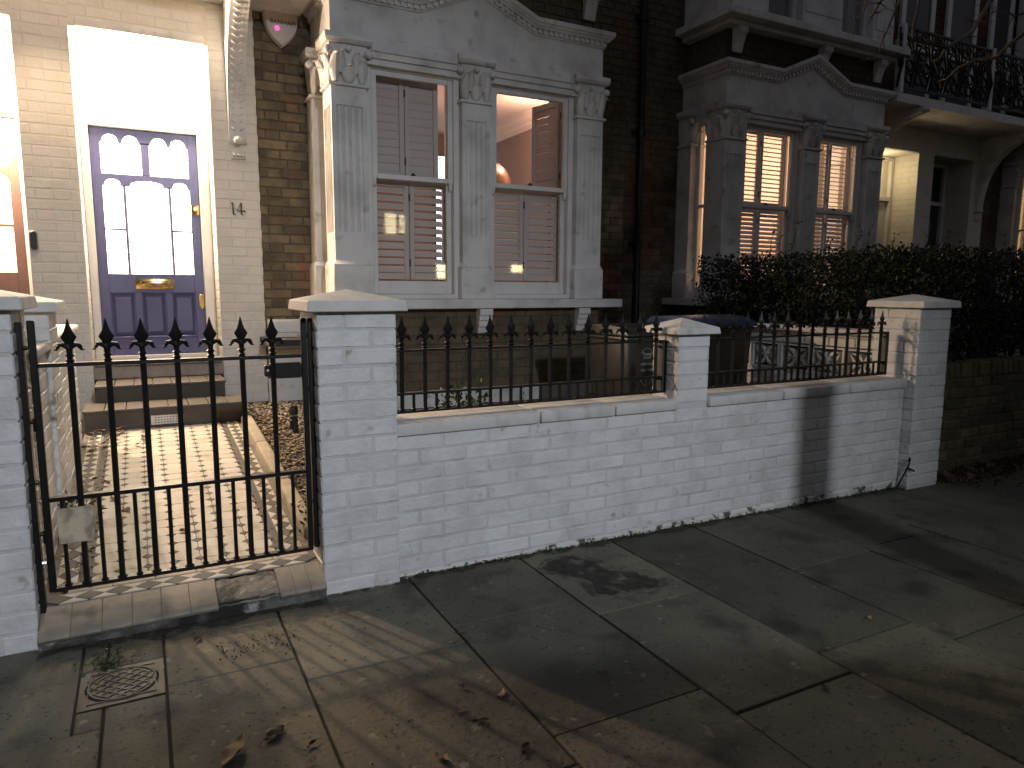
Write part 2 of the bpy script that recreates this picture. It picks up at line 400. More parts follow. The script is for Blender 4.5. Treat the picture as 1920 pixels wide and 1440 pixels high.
# flagstones
def flag(x0, x1, y0, y1):
    g = .0045; b = MB()
    dz = R.uniform(-.0025, .0025); tx = R.uniform(-.003, .003); ty = R.uniform(-.003, .003)
    cx, cy = (x0+x1)/2, (y0+y1)/2
    z = lambda x, y: gz(x)+dz+tx*(x-cx)+ty*(y-cy)
    b.hexa([(x, y, gz(cx)-.05) for x, y in ((x0+g, y0+g), (x1-g, y0+g), (x1-g, y1-g), (x0+g, y1-g))],
           [(x, y, z(x, y)) for x, y in ((x0+g, y0+g), (x1-g, y0+g), (x1-g, y1-g), (x0+g, y1-g))])
    b.build('flagstone', FLAGDIM if (cx > 1.4) else FLAG, pave, bev=.0022, smooth=True)
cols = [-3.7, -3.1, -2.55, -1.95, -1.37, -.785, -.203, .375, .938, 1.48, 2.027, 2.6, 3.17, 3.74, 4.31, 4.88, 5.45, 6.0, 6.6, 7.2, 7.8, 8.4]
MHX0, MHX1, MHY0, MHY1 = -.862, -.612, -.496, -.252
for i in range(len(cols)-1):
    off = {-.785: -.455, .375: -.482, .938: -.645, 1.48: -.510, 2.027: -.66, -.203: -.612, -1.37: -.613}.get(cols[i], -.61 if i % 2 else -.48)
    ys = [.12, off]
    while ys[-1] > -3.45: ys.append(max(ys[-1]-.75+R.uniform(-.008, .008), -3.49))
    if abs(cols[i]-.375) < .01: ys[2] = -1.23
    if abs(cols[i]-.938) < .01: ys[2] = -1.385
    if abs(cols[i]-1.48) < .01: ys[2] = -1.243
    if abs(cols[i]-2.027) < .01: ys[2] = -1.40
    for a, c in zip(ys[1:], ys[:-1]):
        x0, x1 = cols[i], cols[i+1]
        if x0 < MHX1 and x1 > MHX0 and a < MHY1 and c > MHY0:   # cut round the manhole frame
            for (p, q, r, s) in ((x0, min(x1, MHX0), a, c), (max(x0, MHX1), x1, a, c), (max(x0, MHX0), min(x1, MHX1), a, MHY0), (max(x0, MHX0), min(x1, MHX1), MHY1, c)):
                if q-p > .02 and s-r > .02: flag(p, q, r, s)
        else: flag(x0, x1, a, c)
# manhole cover
zc = gz(-.74)
mh = empty('manhole_cover', (-.737, -.374, zc), 'round cast iron manhole cover with diamond pattern in a square frame, before the gate', 'manhole cover')
b = MB(); pts = []
sq = [(MHX0+.004, MHY0+.004), (MHX1-.004, MHY0+.004), (MHX1-.004, MHY1-.004), (MHX0+.004, MHY1-.004)]
n = 32; cx, cy, rr = -.737, -.374, .106
ring = [(cx+rr*math.cos(2*math.pi*k/n-.75*math.pi), cy+rr*math.sin(2*math.pi*k/n-.75*math.pi)) for k in range(n)]
V = [(x, y, zc+.001) for x, y in ring]; V += [(sq[k//8][0]+(sq[(k//8+1) % 4][0]-sq[k//8][0])*(k % 8)/8, sq[k//8][1]+(sq[(k//8+1) % 4][1]-sq[k//8][1])*(k % 8)/8, zc+.001) for k in range(n)]
V += [(x, y, zc-.03) for x, y in ring]
b.add(V, [(k, (k+1) % n, n+(k+1) % n, n+k) for k in range(n)] + [(k, 2*n+k, 2*n+(k+1) % n, (k+1) % n) for k in range(n)])
b.build('frame', MANH, mh, smooth=False)
for q, wd in ((.028, .0035),):
    f = MB()
    for (x0, x1, y0, y1) in ((MHX0+q, MHX1-q, MHY0+q, MHY0+q+wd), (MHX0+q, MHX1-q, MHY1-q-wd, MHY1-q), (MHX0+q, MHX0+q+wd, MHY0+q+wd, MHY1-q-wd), (MHX1-q-wd, MHX1-q, MHY0+q+wd, MHY1-q-wd)):
        if y1-y0 < .1 and x1-x0 > .05 and y0 < cy < y1: continue
        f.box(x0, x1, y0, y1, zc+.0012, zc+.004)
    f.build('frame_rib', MANH, mh)
d = MB(); d.lathe((cx, cy, zc-.02), [(.100, 0), (.100, .020), (.098, .022)], 40); d.build('cover', MANH, mh, smooth=True)
d = MB()
for k in range(-3, 4):
    for s in (-1, 1):
        o = k*.027; hl = math.sqrt(max(.088**2-o*o, 0))
        ca, sa = math.cos(s*.75), math.sin(s*.75)
        p = lambda t, e: (cx+ca*t-sa*(o+e), cy+sa*t+ca*(o+e))
        d.xy([p(-hl, -.0025), p(hl, -.0025), p(hl, .0025), p(-hl, .0025)], zc+.0022, zc+.0052+(.0003 if s > 0 else 0))
d.build('raised_rib', MANH, mh, smooth=False)
d = MB(); d.lathe((cx, cy, zc+.0018), [(.099, 0), (.099, .004), (.094, .004), (.094, 0)], 40); d.build('rim', MANH, mh)

# damp stain on the flags
def blob(name, pts, z, m, **k):
    b = MB(); n = len(pts); c = (sum(p[0] for p in pts)/n, sum(p[1] for p in pts)/n)
    V = [(c[0], c[1], z)]
    for i in range(n):
        a = Vector(pts[i]); bb = Vector(pts[(i+1) % n])
        for t in (0, .33, .66):
            p = a.lerp(bb, t); V.append((p[0]+R.uniform(-.008, .008), p[1]+R.uniform(-.008, .008), z))
    m3 = len(V)-1
    b.add(V, [(0, 1+i, 1+(i+1) % m3) for i in range(m3)])
    return b.build(name, m, None, smooth=False)
o = blob('wet_patch', [(.96, -.13), (1.05, -.08), (1.17, -.07), (1.22, -.16), (1.235, -.30), (1.33, -.38), (1.37, -.50), (1.27, -.56), (1.19, -.50), (1.12, -.545), (1.05, -.49), (1.10, -.36), (1.03, -.22)], gz(1.1)+.0045, WET)
blob('damp_edge', [(.92, -.14), (1.03, -.05), (1.20, -.04), (1.27, -.16), (1.29, -.28), (1.40, -.36), (1.43, -.53), (1.27, -.60), (1.18, -.55), (1.11, -.59), (1.0, -.50), (1.04, -.36), (.97, -.22)], gz(1.1)+.0040, WET2)['kind'] = 'stuff'
tag(o, 'dark damp stain spreading over the paving in front of the white wall', 'wet patch')

# ================================================================== PIERS, FRONT WALL
def pier(x0, y0, size, z0, ncourse, label, name='brick_pier', cap=True, bond='pin', m=WHITEBRICK, faces='flr', over=.042, capz=.043, rise=.046, course=.075):
    t = empty(name, (x0+size/2, y0+size/2, z0), label, 'pier')
    z1 = z0+ncourse*course
    x1, y1 = x0+size, y0+size
    bx('mortar_core', WHITEJOINT, t, x0+.003, x1-.003, y0+.003, y1-.003, z0-.15, z1)
    for i in range(ncourse):
        za, zb = z0+i*course+.005, z0+(i+1)*course-.005
        if bond == 'pin':
            fr = [(x0, x0+.215), (x0+.225, x1)] if i % 2 == 0 else [(x0, x0+.103), (x0+.113, x1)]
        else: fr = [(x0, x1)]
        sd = [(y0, y0+.103), (y0+.113, y1)] if i % 2 == 0 else [(y0, y0+.215), (y0+.225, y1)]
        if bond != 'pin': sd = [(y0, y0+.103), (y0+.113, y1)] if i % 2 == 0 else [(y0, y1)]
        if 'f' in faces: lay(t, [(a, b_, za, zb) for a, b_ in fr], 'f', y0, m, jz=.0016, ch=.0045, jit=.0016)
        if 'l' in faces: lay(t, [(a, b_, za, zb) for a, b_ in sd], 'l', x0, m, jz=.0016, ch=.0045, jit=.0016)
        if 'r' in faces: lay(t, [(a, b_, za, zb) for a, b_ in sd], 'r', x1, m, jz=.0016, ch=.0045, jit=.0016)
    if cap:
        b = MB(); o = over; cx, cy = (x0+x1)/2, (y0+y1)/2; zt = z1+capz
        q = o-.006
        b.add([(x0-o, y0-o, z1), (x1+o, y0-o, z1), (x1+o, y1+o, z1), (x0-o, y1+o, z1),
               (x0-q, y0-q, zt), (x1+q, y0-q, zt), (x1+q, y1+q, zt), (x0-q, y1+q, zt), (cx, cy, zt+rise)],
              [(0,3,2,1), (0,1,5,4), (1,2,6,5), (2,3,7,6), (3,0,4,7), (4,5,8), (5,6,8), (6,7,8), (7,4,8)])
        b.build('cap_stone', CAPST, t, bev=.0035, smooth=True, ang=25, seg=1)
    return t
P1 = pier(0, 0, .328, .018, 16, 'tall white brick gate pier with pyramid cap, between the gate and the wall')
P0 = pier(-1.328, 0, .328, .035, 16, 'white brick pier cut off by the left edge, holding the gate hinges')
P3 = pier(3.867, -.02, .328, .0, 16, 'tall white brick pier with pyramid cap at the right end of the wall')
P2 = pier(1.910, .05, .215, .70, 5, 'short white brick pier standing on the wall between the two railings', bond='st', over=.042, capz=.034, rise=.050)
fw = empty('garden_wall', (2.1, .15, 0), 'low white painted brick wall between the tall piers along the pavement', 'wall')
def wz(x): return gz(x)-.008*max(0, x-.3)*0
x0, x1 = .330, 3.863
bx('mortar_core', WHITEJOINT, fw, x0, x1, .0527, .258, -.12, .672)
rects = courses(x0, x1, .046, .670, 'stretcher', course=.06933, start=0)
lay(fw, rects, 'f', .05, WHITEBRICK, jz=.0014, ch=.004, jit=.0016)
# grimy footing course
lay(fw, courses(x0, x1, -.022, .046, 'stretcher', course=.068, start=1), 'f', .046, GRIMEBRICK, jz=.004, ch=.008, name='footing_brick', jit=.005)
# back face (seen over the coping only)
for a, b_ in ((.330, 1.05), (1.058, 1.49), (1.498, 1.907), (2.128, 2.70), (2.708, 3.29), (3.298, 3.863)):
    bx('coping_stone', CAPST, fw, a, b_, .030, .285, .673, .728+R.uniform(-.002, .003), bev=.007, seg=2)
# dark ragged strips along the foot of the wall, step and pier
def dark_strip(name, pts0, wid, n, seed):
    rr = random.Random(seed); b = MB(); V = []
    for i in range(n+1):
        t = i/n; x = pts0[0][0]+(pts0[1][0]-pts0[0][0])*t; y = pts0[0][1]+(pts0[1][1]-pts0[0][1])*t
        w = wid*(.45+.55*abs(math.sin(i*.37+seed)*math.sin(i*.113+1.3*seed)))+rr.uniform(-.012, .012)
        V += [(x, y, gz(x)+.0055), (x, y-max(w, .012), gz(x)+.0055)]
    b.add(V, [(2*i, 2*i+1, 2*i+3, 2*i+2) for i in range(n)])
    o = b.build(name, STRIPF, pave, smooth=False, recalc=False); o['kind'] = 'stuff'
STRIPF = P('dark_foot_strip', (.030, .028, .021), (.05, .046, .035), .9, 9, .4, .7, .6, 60, .004); softmask(STRIPF, 19, .34, .58, .9)
dark_strip('foot_strip', ((.33, .05), (3.87, .05)), .075, 120, 1)
dark_strip('foot_strip', ((-1.0, -.03), (0, -.03)), .085, 40, 2)
dark_strip('foot_strip', ((-.01, 0), (.35, 0)), .03, 14, 3)
# neighbour's yellow brick front wall
nw = empty('brick_wall', (6, .15, 0), "mossy yellow brick front wall of the neighbour, right of the white pier under the hedge", 'wall')
bx('mortar_core', STOCKM, nw, 4.20, 9.0, .108, .31, -.15, .79)
lay(nw, courses(4.20, 9.0, .01, .685, 'random', course=.075), 'f', .10, YELBRICK, jz=.004, ch=.008, jit=.004, limit=240)
lay(nw, [(4.20+i*.075+.004, 4.20+i*.075+.071, .692, .795) for i in range(64)], 'f', .095, YELBRICK, jz=.005, ch=.008, jit=.004, d=.06, name='coping_brick', limit=64)

# ================================================================== IRONWORK
FIN = None
def finial_mesh():
    b = MB()
    b.lathe((0, 0, 0), [(.010, 0), (.016, .012), (.010, .018), (.010, .026), (.017, .034), (.010, .042), (.0105, .055), (.014, .075)], 8)
    b.lathe((0, 0, .072), [(.011, 0), (.013, .014), (.0265, .044), (.0145, .068), (.0075, .094), (.0015, .125)], 4, 0, .75)
    for s in (-1, 1):
        b.tube([(s*.006, 0, .070), (s*.020, 0, .082), (s*.031, 0, .080), (s*.036, 0, .070), (s*.040, 0, .060), (s*.049, 0, .058)], [.010, .011, .011, .009, .006, .003], 6)
    b.tube([(0, -.006, .066), (0, -.022, .080), (0, -.026, .066)], [.008, .008, .004], 5)
    return b.mesh('finial', IRON, ang=40)
FINM = finial_mesh()
def rod_mesh(h, r, n=8):
    b = MB(); b.lathe((0, 0, 0), [(r*1.6, 0), (r*1.6, .006), (r, .010), (r, h)], n); return b.mesh('bar', IRON)
def railing(x0, x1, y, bars, label, plate, zb=.757, zm=.840, zt=1.035):
    t = empty('iron_railing', ((x0+x1)/2, y, .728), label, 'railing', 'black spearhead railings on the white wall')
    for z, h in ((zb, .010), (zm, .010), (zt, .010)):
        bx('rail', IRON, t, x0, x1, y-.018, y+.018, z-h/2, z+h/2, bev=.002)
    long = rod_mesh(zt-zb+.004, .0095); short = rod_mesh(zm-zb-.01, .0075)
    for i, x in enumerate(bars):
        o = place('bar', long, t, (x, y, zb+.005), (R.uniform(-.004, .004), R.uniform(-.006, .006), 0)); place('finial', FINM, o, (x, y, zt+.004), (R.uniform(-.02, .02), R.uniform(-.025, .025), R.uniform(-.12, .12)), (.92, .95, .77))
    for a, c in zip(bars[:-1], bars[1:]): place('short_bar', short, t, ((a+c)/2, y, zb+.005))
    place('short_bar', short, t, (bars[-1]+.045, y, zb+.005))
    bx('end_plate', IRONG, t, plate, plate+.010, y-.028, y+.028, zb+.005, zt-.005, bev=.002)
    bx('end_stile', IRON, t, x1-.008, x1, y-.018, y+.018, zb, zt, bev=.002)
    for z in (zm-.01, zt-.03):
        b = MB(); b.tube([(plate-.015, y, z), (plate+.03, y, z)], .008, 6); b.build('fixing_bolt', IRON, t)
    return t
sp = .1106
railing(.330, 1.908, .16, [.405+sp*i for i in range(14)], 'black iron railing with spearheads on the wall left of the short pier', 1.872)
railing(2.127, 3.80, .16, [2.185+.1108*i for i in range(15)], 'black iron railing with spearheads on the wall right of the short pier', 3.775)

# gate
GY = .10
gt = empty('garden_gate', (-.49, GY, .21), 'black iron spear-topped garden gate standing shut across the tiled path', 'gate')
bx('bottom_rail', IRON, gt, -.955, -.028, GY-.016, GY+.016, .208, .222, bev=.002)
bx('middle_rail', IRON, gt, -.945, -.043, GY-.017, GY+.017, .545, .560, bev=.002)
bx('top_rail', IRON, gt, -.945, -.043, GY-.014, GY+.014, 1.030, 1.044, bev=.002)
bx('hinge_stile', IRON, gt, -.968, -.945, GY-.012, GY+.012, .208, 1.195, bev=.003)
bx('latch_stile', IRON, gt, -.043, -.022, GY-.012, GY+.012, .208, 1.19, bev=.003)
gl = rod_mesh(1.035-.222, .0105); gs = rod_mesh(.545-.222, .0075)
gb = [-.850+.1160*i for i in range(7)]
for x in gb:
    o = place('bar', gl, gt, (x, GY, .220), (R.uniform(-.003, .003), R.uniform(-.004, .004), 0)); place('finial', FINM, o, (x, GY, 1.042), None, (.95, 1, .80))
for x in [-.908]+[x+.058 for x in gb]: place('short_bar', gs, gt, (x, GY, .220))
lb = bx('latch_box', IRON, gt, -.165, -.043, GY+.015, GY+.040, .945, 1.008, bev=.004)
lb2 = bx('latch_tab', IRON, gt, -.186, -.164, GY+.010, GY+.040, .955, 1.0, bev=.003)
b = MB(); b.lathe((0, 0, 0), [(.009, 0), (.009, .004), (.005, .007)], 10)
place('latch_bolt', b.mesh('bolt', STEELB), lb2, (-.175, GY+.010, .978), (math.pi/2, 0, 0))
# plaque fixed on the gate
o = bx('gate_plaque', PLAQ, None, -.925, -.812, GY-.026, GY-.019, .388, .520, bev=.002)
tag(o, 'small square mottled tan plaque fixed low on the gate bars at the left', 'plaque')
def post(x, label, hinge):
    t = empty('gate_post', (x, GY, .05), label, 'gate post')
    bx('flat_bar', IRON, t, x-.010, x+.010, GY-.022, GY+.022, .13 if hinge else .22, 1.19, bev=.002)
    s = 1 if hinge else -1
    for z in (.32, .62, 1.10) if hinge else (.42, .90, 1.12):
        b = MB(); b.tube([(x, GY, z), (x+s*.022, GY, z)], [.011, .008], 8); b.build('bolt', STEELB if z in (.32,) else IRON, t)
    if hinge:
        for z in (.43, .84):
            b = MB(); b.tube([(x+.005, GY-.004, z), (x+.034, GY-.004, z)], .008, 8); b.tube([(x+.028, GY-.004, z-.035), (x+.028, GY-.004, z+.012)], .010, 8)
            b.build('hinge', IRON, t)
post(-.992, 'black flat iron post bolted to the left pier carrying the gate hinges', True)
post(-.008, 'black flat iron post bolted to the pier on the latch side of the gate', False)

# ================================================================== PATH
def pz(y): return .150 + .073*(y-.11)
SL = math.atan(.073)
path = sheet('tiled_path', GROUT, -1.0, .045, .11, 2.66, lambda x, y: pz(y)-.006)
# threshold: concrete face, nosing tiles, broken bay
th = empty('entrance_step', (-.5, 0, .02), 'worn stone-tile entrance step below the gate with tiles missing near the right', 'step')
b = MB(); b.xz([(-1.0, -.1), (0, -.1), (0, .098), (-1.0, .098)], -.030, .11); b.build('concrete_base', DIRTC, th, smooth=False)
def prof(x0, x1, m, name, dz=0.0):
    g = .0008
    b = MB(); b.yz([(-.043, .078), (-.046, .088), (-.040, .098), (-.026, .106), (.105, .1495), (.105, .12), (-.025, .075)], x0+g, x1-g)
    if dz: b.v = [(x, y, z+dz) for x, y, z in b.v]
    return b.build(name, m, th, bev=.0015)
prof(-1.0, -.414, GROUT, 'grout', -.0022); prof(-.186, 0, GROUT, 'grout', -.0022)
xs = [-1.0+.0975*i for i in range(7)]
for a, c in zip(xs[:-1], xs[1:]): prof(a, c, STEPT, 'step_tile', R.uniform(-.0012, .0012))
for a, c in ((-.185, -.125), (-.125, -.065), (-.065, 0.0)): prof(a, c, STEPT, 'step_tile', R.uniform(-.0012, .0012))
b = MB(); V = []; nx, ny = 12, 8
for j in range(ny+1):
    for i in range(nx+1):
        y = -.035+.138*j/ny; V.append((-.413+.226*i/nx, y, .097+.043*j/ny-(.012 if j == 0 else 0)+R.uniform(-.004, .004)))
b.add(V, [(j*(nx+1)+i, j*(nx+1)+i+1, (j+1)*(nx+1)+i+1, (j+1)*(nx+1)+i) for j in range(ny) for i in range(nx)])
b.build('broken_concrete', CONC, th, recalc=False, ang=80)
# front diamond border
tm = {}
def flat_tile(name, poly, m, h=.006, key=None):
    if key in tm: return tm[key]
    b = MB(); b.xy(poly, -h, 0); me = b.mesh(name, m, bev=.0010, smooth=False); tm[key] = me; return me
def put_tile(name, me, x, y, rz=0):
    place(name, me, path, (x, y, pz(y)+R.uniform(-.0006, .0008)), (SL+R.uniform(-.004, .004), R.uniform(-.004, .004), rz))
dm = flat_tile('diamond_tile', [(-.049, 0), (0, -.034), (.049, 0), (0, .034)], TILED, key='d1')
tri = flat_tile('light_tile', [(-.046, -.034), (.046, -.034), (0, -.0015)], TILEW, key='t1')
for i in range(10):
    x = -.95+.1*i
    put_tile('diamond_tile', dm, x, .152)
    if i < 9: put_tile('light_tile', tri, x+.05, .152+.0005)
    if i < 9: place('light_tile', tri, path, (x+.05, .152, pz(.152)), (-SL, 0, math.pi))
strip = flat_tile('border_tile', [(-.0735, -.012), (.0735, -.012), (.0735, .012), (-.0735, .012)], TILED, key='s1')
stripy = flat_tile('border_tile', [(-.012, -.0735), (.012, -.0735), (.012, .0735), (-.012, .0735)], TILED, key='s3')
strip2 = flat_tile('buff_tile', [(-.0735, -.012), (.0735, -.012), (.0735, .012), (-.0735, .012)], TILEW, key='s2')
for i in range(6):
    put_tile('buff_tile', strip2, -.925+.075+.15*i-.0, .207)
# octagon and dot field
p_ = .1; h = p_/2-.0012; k = .021
octo = flat_tile('octagon_tile', [(-h, -h+k), (-h+k, -h), (h-k, -h), (h, -h+k), (h, h-k), (h-k, h), (-h+k, h), (-h, h-k)], TILEW, key='o')
q = k-.0028
dot = flat_tile('dot_tile', [(-q-.0012, 0), (0, -q-.0012), (q+.0012, 0), (0, q+.0012)], TILED, key='dot')
NY = 24
for j in range(NY):
    for i in range(7):
        put_tile('octagon_tile', octo, -.80+p_*i, .275+p_*j)
for j in range(NY+1):
    for i in range(8):
        put_tile('dot_tile', dot, -.85+p_*i, .225+p_*j)
for sx, lab in ((-.872, 'l'), (-.128, 'r')):
    for j in range(16):
        put_tile('border_tile', stripy, sx, .30+.15*j)
dm2 = flat_tile('diamond_tile', [(-.036, 0), (0, -.047), (.036, 0), (0, .047)], TILED, key='d2')
tri2 = flat_tile('light_tile', [(-.036, -.046), (-.036, .046), (-.0015, 0)], TILEW, key='t2')
for cx in (-.933, -.072):
    for j in range(24):
        put_tile('diamond_tile', dm2, cx, .26+.1*j)
        put_tile('light_tile', tri2, cx, .31+.1*j); 
        place('light_tile', tri2, path, (cx, .31+.1*j, pz(.31+.1*j)), (-SL, 0, math.pi))
# stone edging of the path
ed = empty('path_edging', (.03, 1.4, .2), 'pale stone edging between the tiled path and the gravel bed', 'edging')
for a, c in ((.36, 1.1), (1.1, 1.88), (1.88, 2.62)):
    b = MB(); b.hexa([(-.012, a+.003, pz(a)-.1), (.072, a+.003, pz(a)-.1), (.072, c-.003, pz(c)-.1), (-.012, c-.003, pz(c)-.1)],
                     [(-.008, a+.003, pz(a)+.045), (.066, a+.003, pz(a)+.045), (.066, c-.003, pz(c)+.045), (-.008, c-.003, pz(c)+.045)])
    b.build('edging_stone', EDGING, ed, bev=.014, seg=3)
# garden soil + gravel
sheet('garden_soil', SOIL, .07, 3.96, .26, 3.45, lambda x, y: .16+.055*y)
sheet('neighbour_garden', SOIL, 4.05, 11, .3, 3.45, lambda x, y: .16+.055*y)
V = []; F = []
ico = bmesh.new(); bmesh.ops.create_icosphere(ico, subdivisions=1, radius=1)
iv = np.array([v.co[:] for v in ico.verts]); ifc = np.array([[v.index for v in f.verts] for f in ico.faces]); ico.free()
rg = np.random.default_rng(5)
N = 2600; gx = rg.uniform(.08, .72, N); gy = rg.uniform(.42, 3.3, N)
sc = rg.uniform(.006, .017, (N, 3)); sc[:, 2] *= .6
ang = rg.uniform(0, 6.28, N)
pv = iv[None]*sc[:, None]*rg.uniform(.75, 1.2, (N, len(iv), 1))
ca, sa = np.cos(ang)[:, None], np.sin(ang)[:, None]
px = pv[..., 0]*ca-pv[..., 1]*sa; py = pv[..., 0]*sa+pv[..., 1]*ca
Vn = np.stack([px+gx[:, None], py+gy[:, None], pv[..., 2]+(.163+.055*gy+rg.uniform(0, .012, N))[:, None]], -1).reshape(-1, 3)
Fn = (ifc[None]+(np.arange(N)*len(iv))[:, None, None]).reshape(-1, 3)
o = place('gravel', np_mesh('gravel', Vn, Fn, GRAVEL), None, (0, 0, 0)); tag(o, 'bed of pale gravel beside the path under the house wall', 'gravel', kind='stuff')

# ================================================================== SIDE WALLS
sw = empty('side_wall', (-1.1, 1.3, 0), 'low white painted brick wall running along the left side of the path', 'wall')
bx('mortar_core', WHITEJOINT, sw, -1.21, -1.004, .33, 2.42, -.1, 1.03)
lay(sw, courses(.33, .90, .12, 1.02, 'stretcher'), 'r', -1.0, WHITEBRICK, jz=.0018, ch=.0045, jit=.0016)
lay(sw, courses(1.23, 2.42, .15, 1.02, 'stretcher'), 'r', -1.0, WHITEBRICK, jz=.0018, ch=.0045, jit=.0016)
bx('coping_stone', CAPST, sw, -1.24, -.975, .335, .895, 1.032, 1.075, bev=.012, seg=3)
bx('coping_stone', CAPST, sw, -1.24, -.975, 1.235, 2.43, 1.032, 1.075, bev=.016, seg=3)
pier(-1.31, .90, .328, .15, 14, 'white brick pier midway along the left side wall of the path', faces='fr')
# right side wall with pierced screen blocks
pw = empty('screen_wall', (4.0, 1.2, 0), 'white side wall with pierced flower pattern blocks behind the right railing', 'wall')
bx('mortar_core', WHITEJOINT, pw, 3.996, 4.09, .31, 2.72, -.1, .665)
lay(pw, courses(.31, 2.72, .2, .665, 'stretcher'), 'l', 3.992, WHITEBRICK, jz=.002)
bx('mortar_core', WHITEJOINT, pw, 4.0, 4.09, .31, 2.72, .962, .985)
lay(pw, courses(.31, 2.72, .888, .962, 'stretcher'), 'l', 3.992, WHITEBRICK, jz=.002, name='top_brick', d=.09)
bx('coping_stone', CAPST, pw, 3.955, 4.12, .31, 2.72, .986, 1.03, bev=.006)
def screen_block(y0):
    s = .300; cy = y0+s/2; z0 = .668; s2 = .216; b = MB()
    x0, x1 = 3.995, 4.085
    f = .020
    for (a, c, zz0, zz1) in ((y0+.003, y0+s-.003, z0, z0+.016), (y0+.003, y0+s-.003, z0+s2-.014, z0+s2), (y0+.003, y0+f, z0+.016, z0+s2-.014), (y0+s-f, y0+s-.003, z0+.016, z0+s2-.014)):
        b.box(x0, x1, a, c, zz0, zz1)
    cz = z0+s2/2
    for k in range(4):
        an = math.pi/4+k*math.pi/2
        L = (s/2-.012)
        tip = (math.cos(an)*L*1.08, math.sin(an)*L*.74)
        nn = Vector((-tip[1], tip[0])).normalized()
        pts = []
        for t in np.linspace(0, 1, 7): pts.append((tip[0]*t+nn[0]*.040*math.sin(math.pi*t), tip[1]*t+nn[1]*.040*math.sin(math.pi*t)))
        pin = [(tip[0]*t+nn[0]*.018*math.sin(math.pi*t), tip[1]*t+nn[1]*.018*math.sin(math.pi*t)) for t in np.linspace(1, 0, 7)]
        pt2 = [(tip[0]*t-nn[0]*.040*math.sin(math.pi*t), tip[1]*t-nn[1]*.040*math.sin(math.pi*t)) for t in np.linspace(0, 1, 7)]
        pi2 = [(tip[0]*t-nn[0]*.018*math.sin(math.pi*t), tip[1]*t-nn[1]*.018*math.sin(math.pi*t)) for t in np.linspace(1, 0, 7)]
        for A, B in ((pts, pin), (pt2, pi2)):
            for i in range(6):
                q4 = [A[i], A[i+1], B[5-i], B[6-i]]
                b.yz([(cy+u, cz+v) for u, v in q4], x0+.006, x1-.006)
    b.yz([(cy+.026*math.cos(t), cz+.026*math.sin(t)) for t in np.linspace(0, 2*math.pi, 9)[:-1]], x0+.008, x1-.008)
    b.build('screen_block', WHITEBRICK, pw, smooth=False)
for i in range(8): screen_block(.315+.302*i)
# ================================================================== HOUSES
YH, YB, YD = 3.40, 2.73, 3.80
PITCH = [(0, 3.47), (0, 3.60)]
def leaf_strip(b, base, up, out, side, w, n=5, curl=1.0):
    """acanthus leaf: ribbon with raised mid rib, curling outwards"""
    base = Vector(base); up = Vector(up); out = Vector(out); side = Vector(side); rows = []
    for i in range(n+1):
        t = i/n
        c = base + up*(t if t < .85 else .85-(t-.85)*.8) + out*(.014+.056*curl*t**2.0)
        ww = w*(.55+.75*math.sin(math.pi*min(t*1.15, 1)))*(1-.55*t**3)
        rows.append([c-side*ww/2-out*.012, c-side*ww/4+out*.006, c+out*.016-side*0, c+side*ww/4+out*.006, c+side*ww/2-out*.012])
    vs = [tuple(p) for r in rows for p in r]
    fs = [(i*5+k, i*5+k+1, (i+1)*5+k+1, (i+1)*5+k) for i in range(n) for k in range(4)]
    m = len(vs); vs += [tuple(Vector(p)-out*.018) for p in vs]
    fs += [(i*5+k+m, (i+1)*5+k+m, (i+1)*5+k+1+m, i*5+k+1+m) for i in range(n) for k in range(4)]
    for i in range(n): fs += [(i*5, (i+1)*5, (i+1)*5+m, i*5+m), (i*5+4, i*5+4+m, (i+1)*5+4+m, (i+1)*5+4)]
    fs += [(n*5+k, n*5+k+1, n*5+k+1+m, n*5+k+m) for k in range(4)]
    b.add(vs, fs)

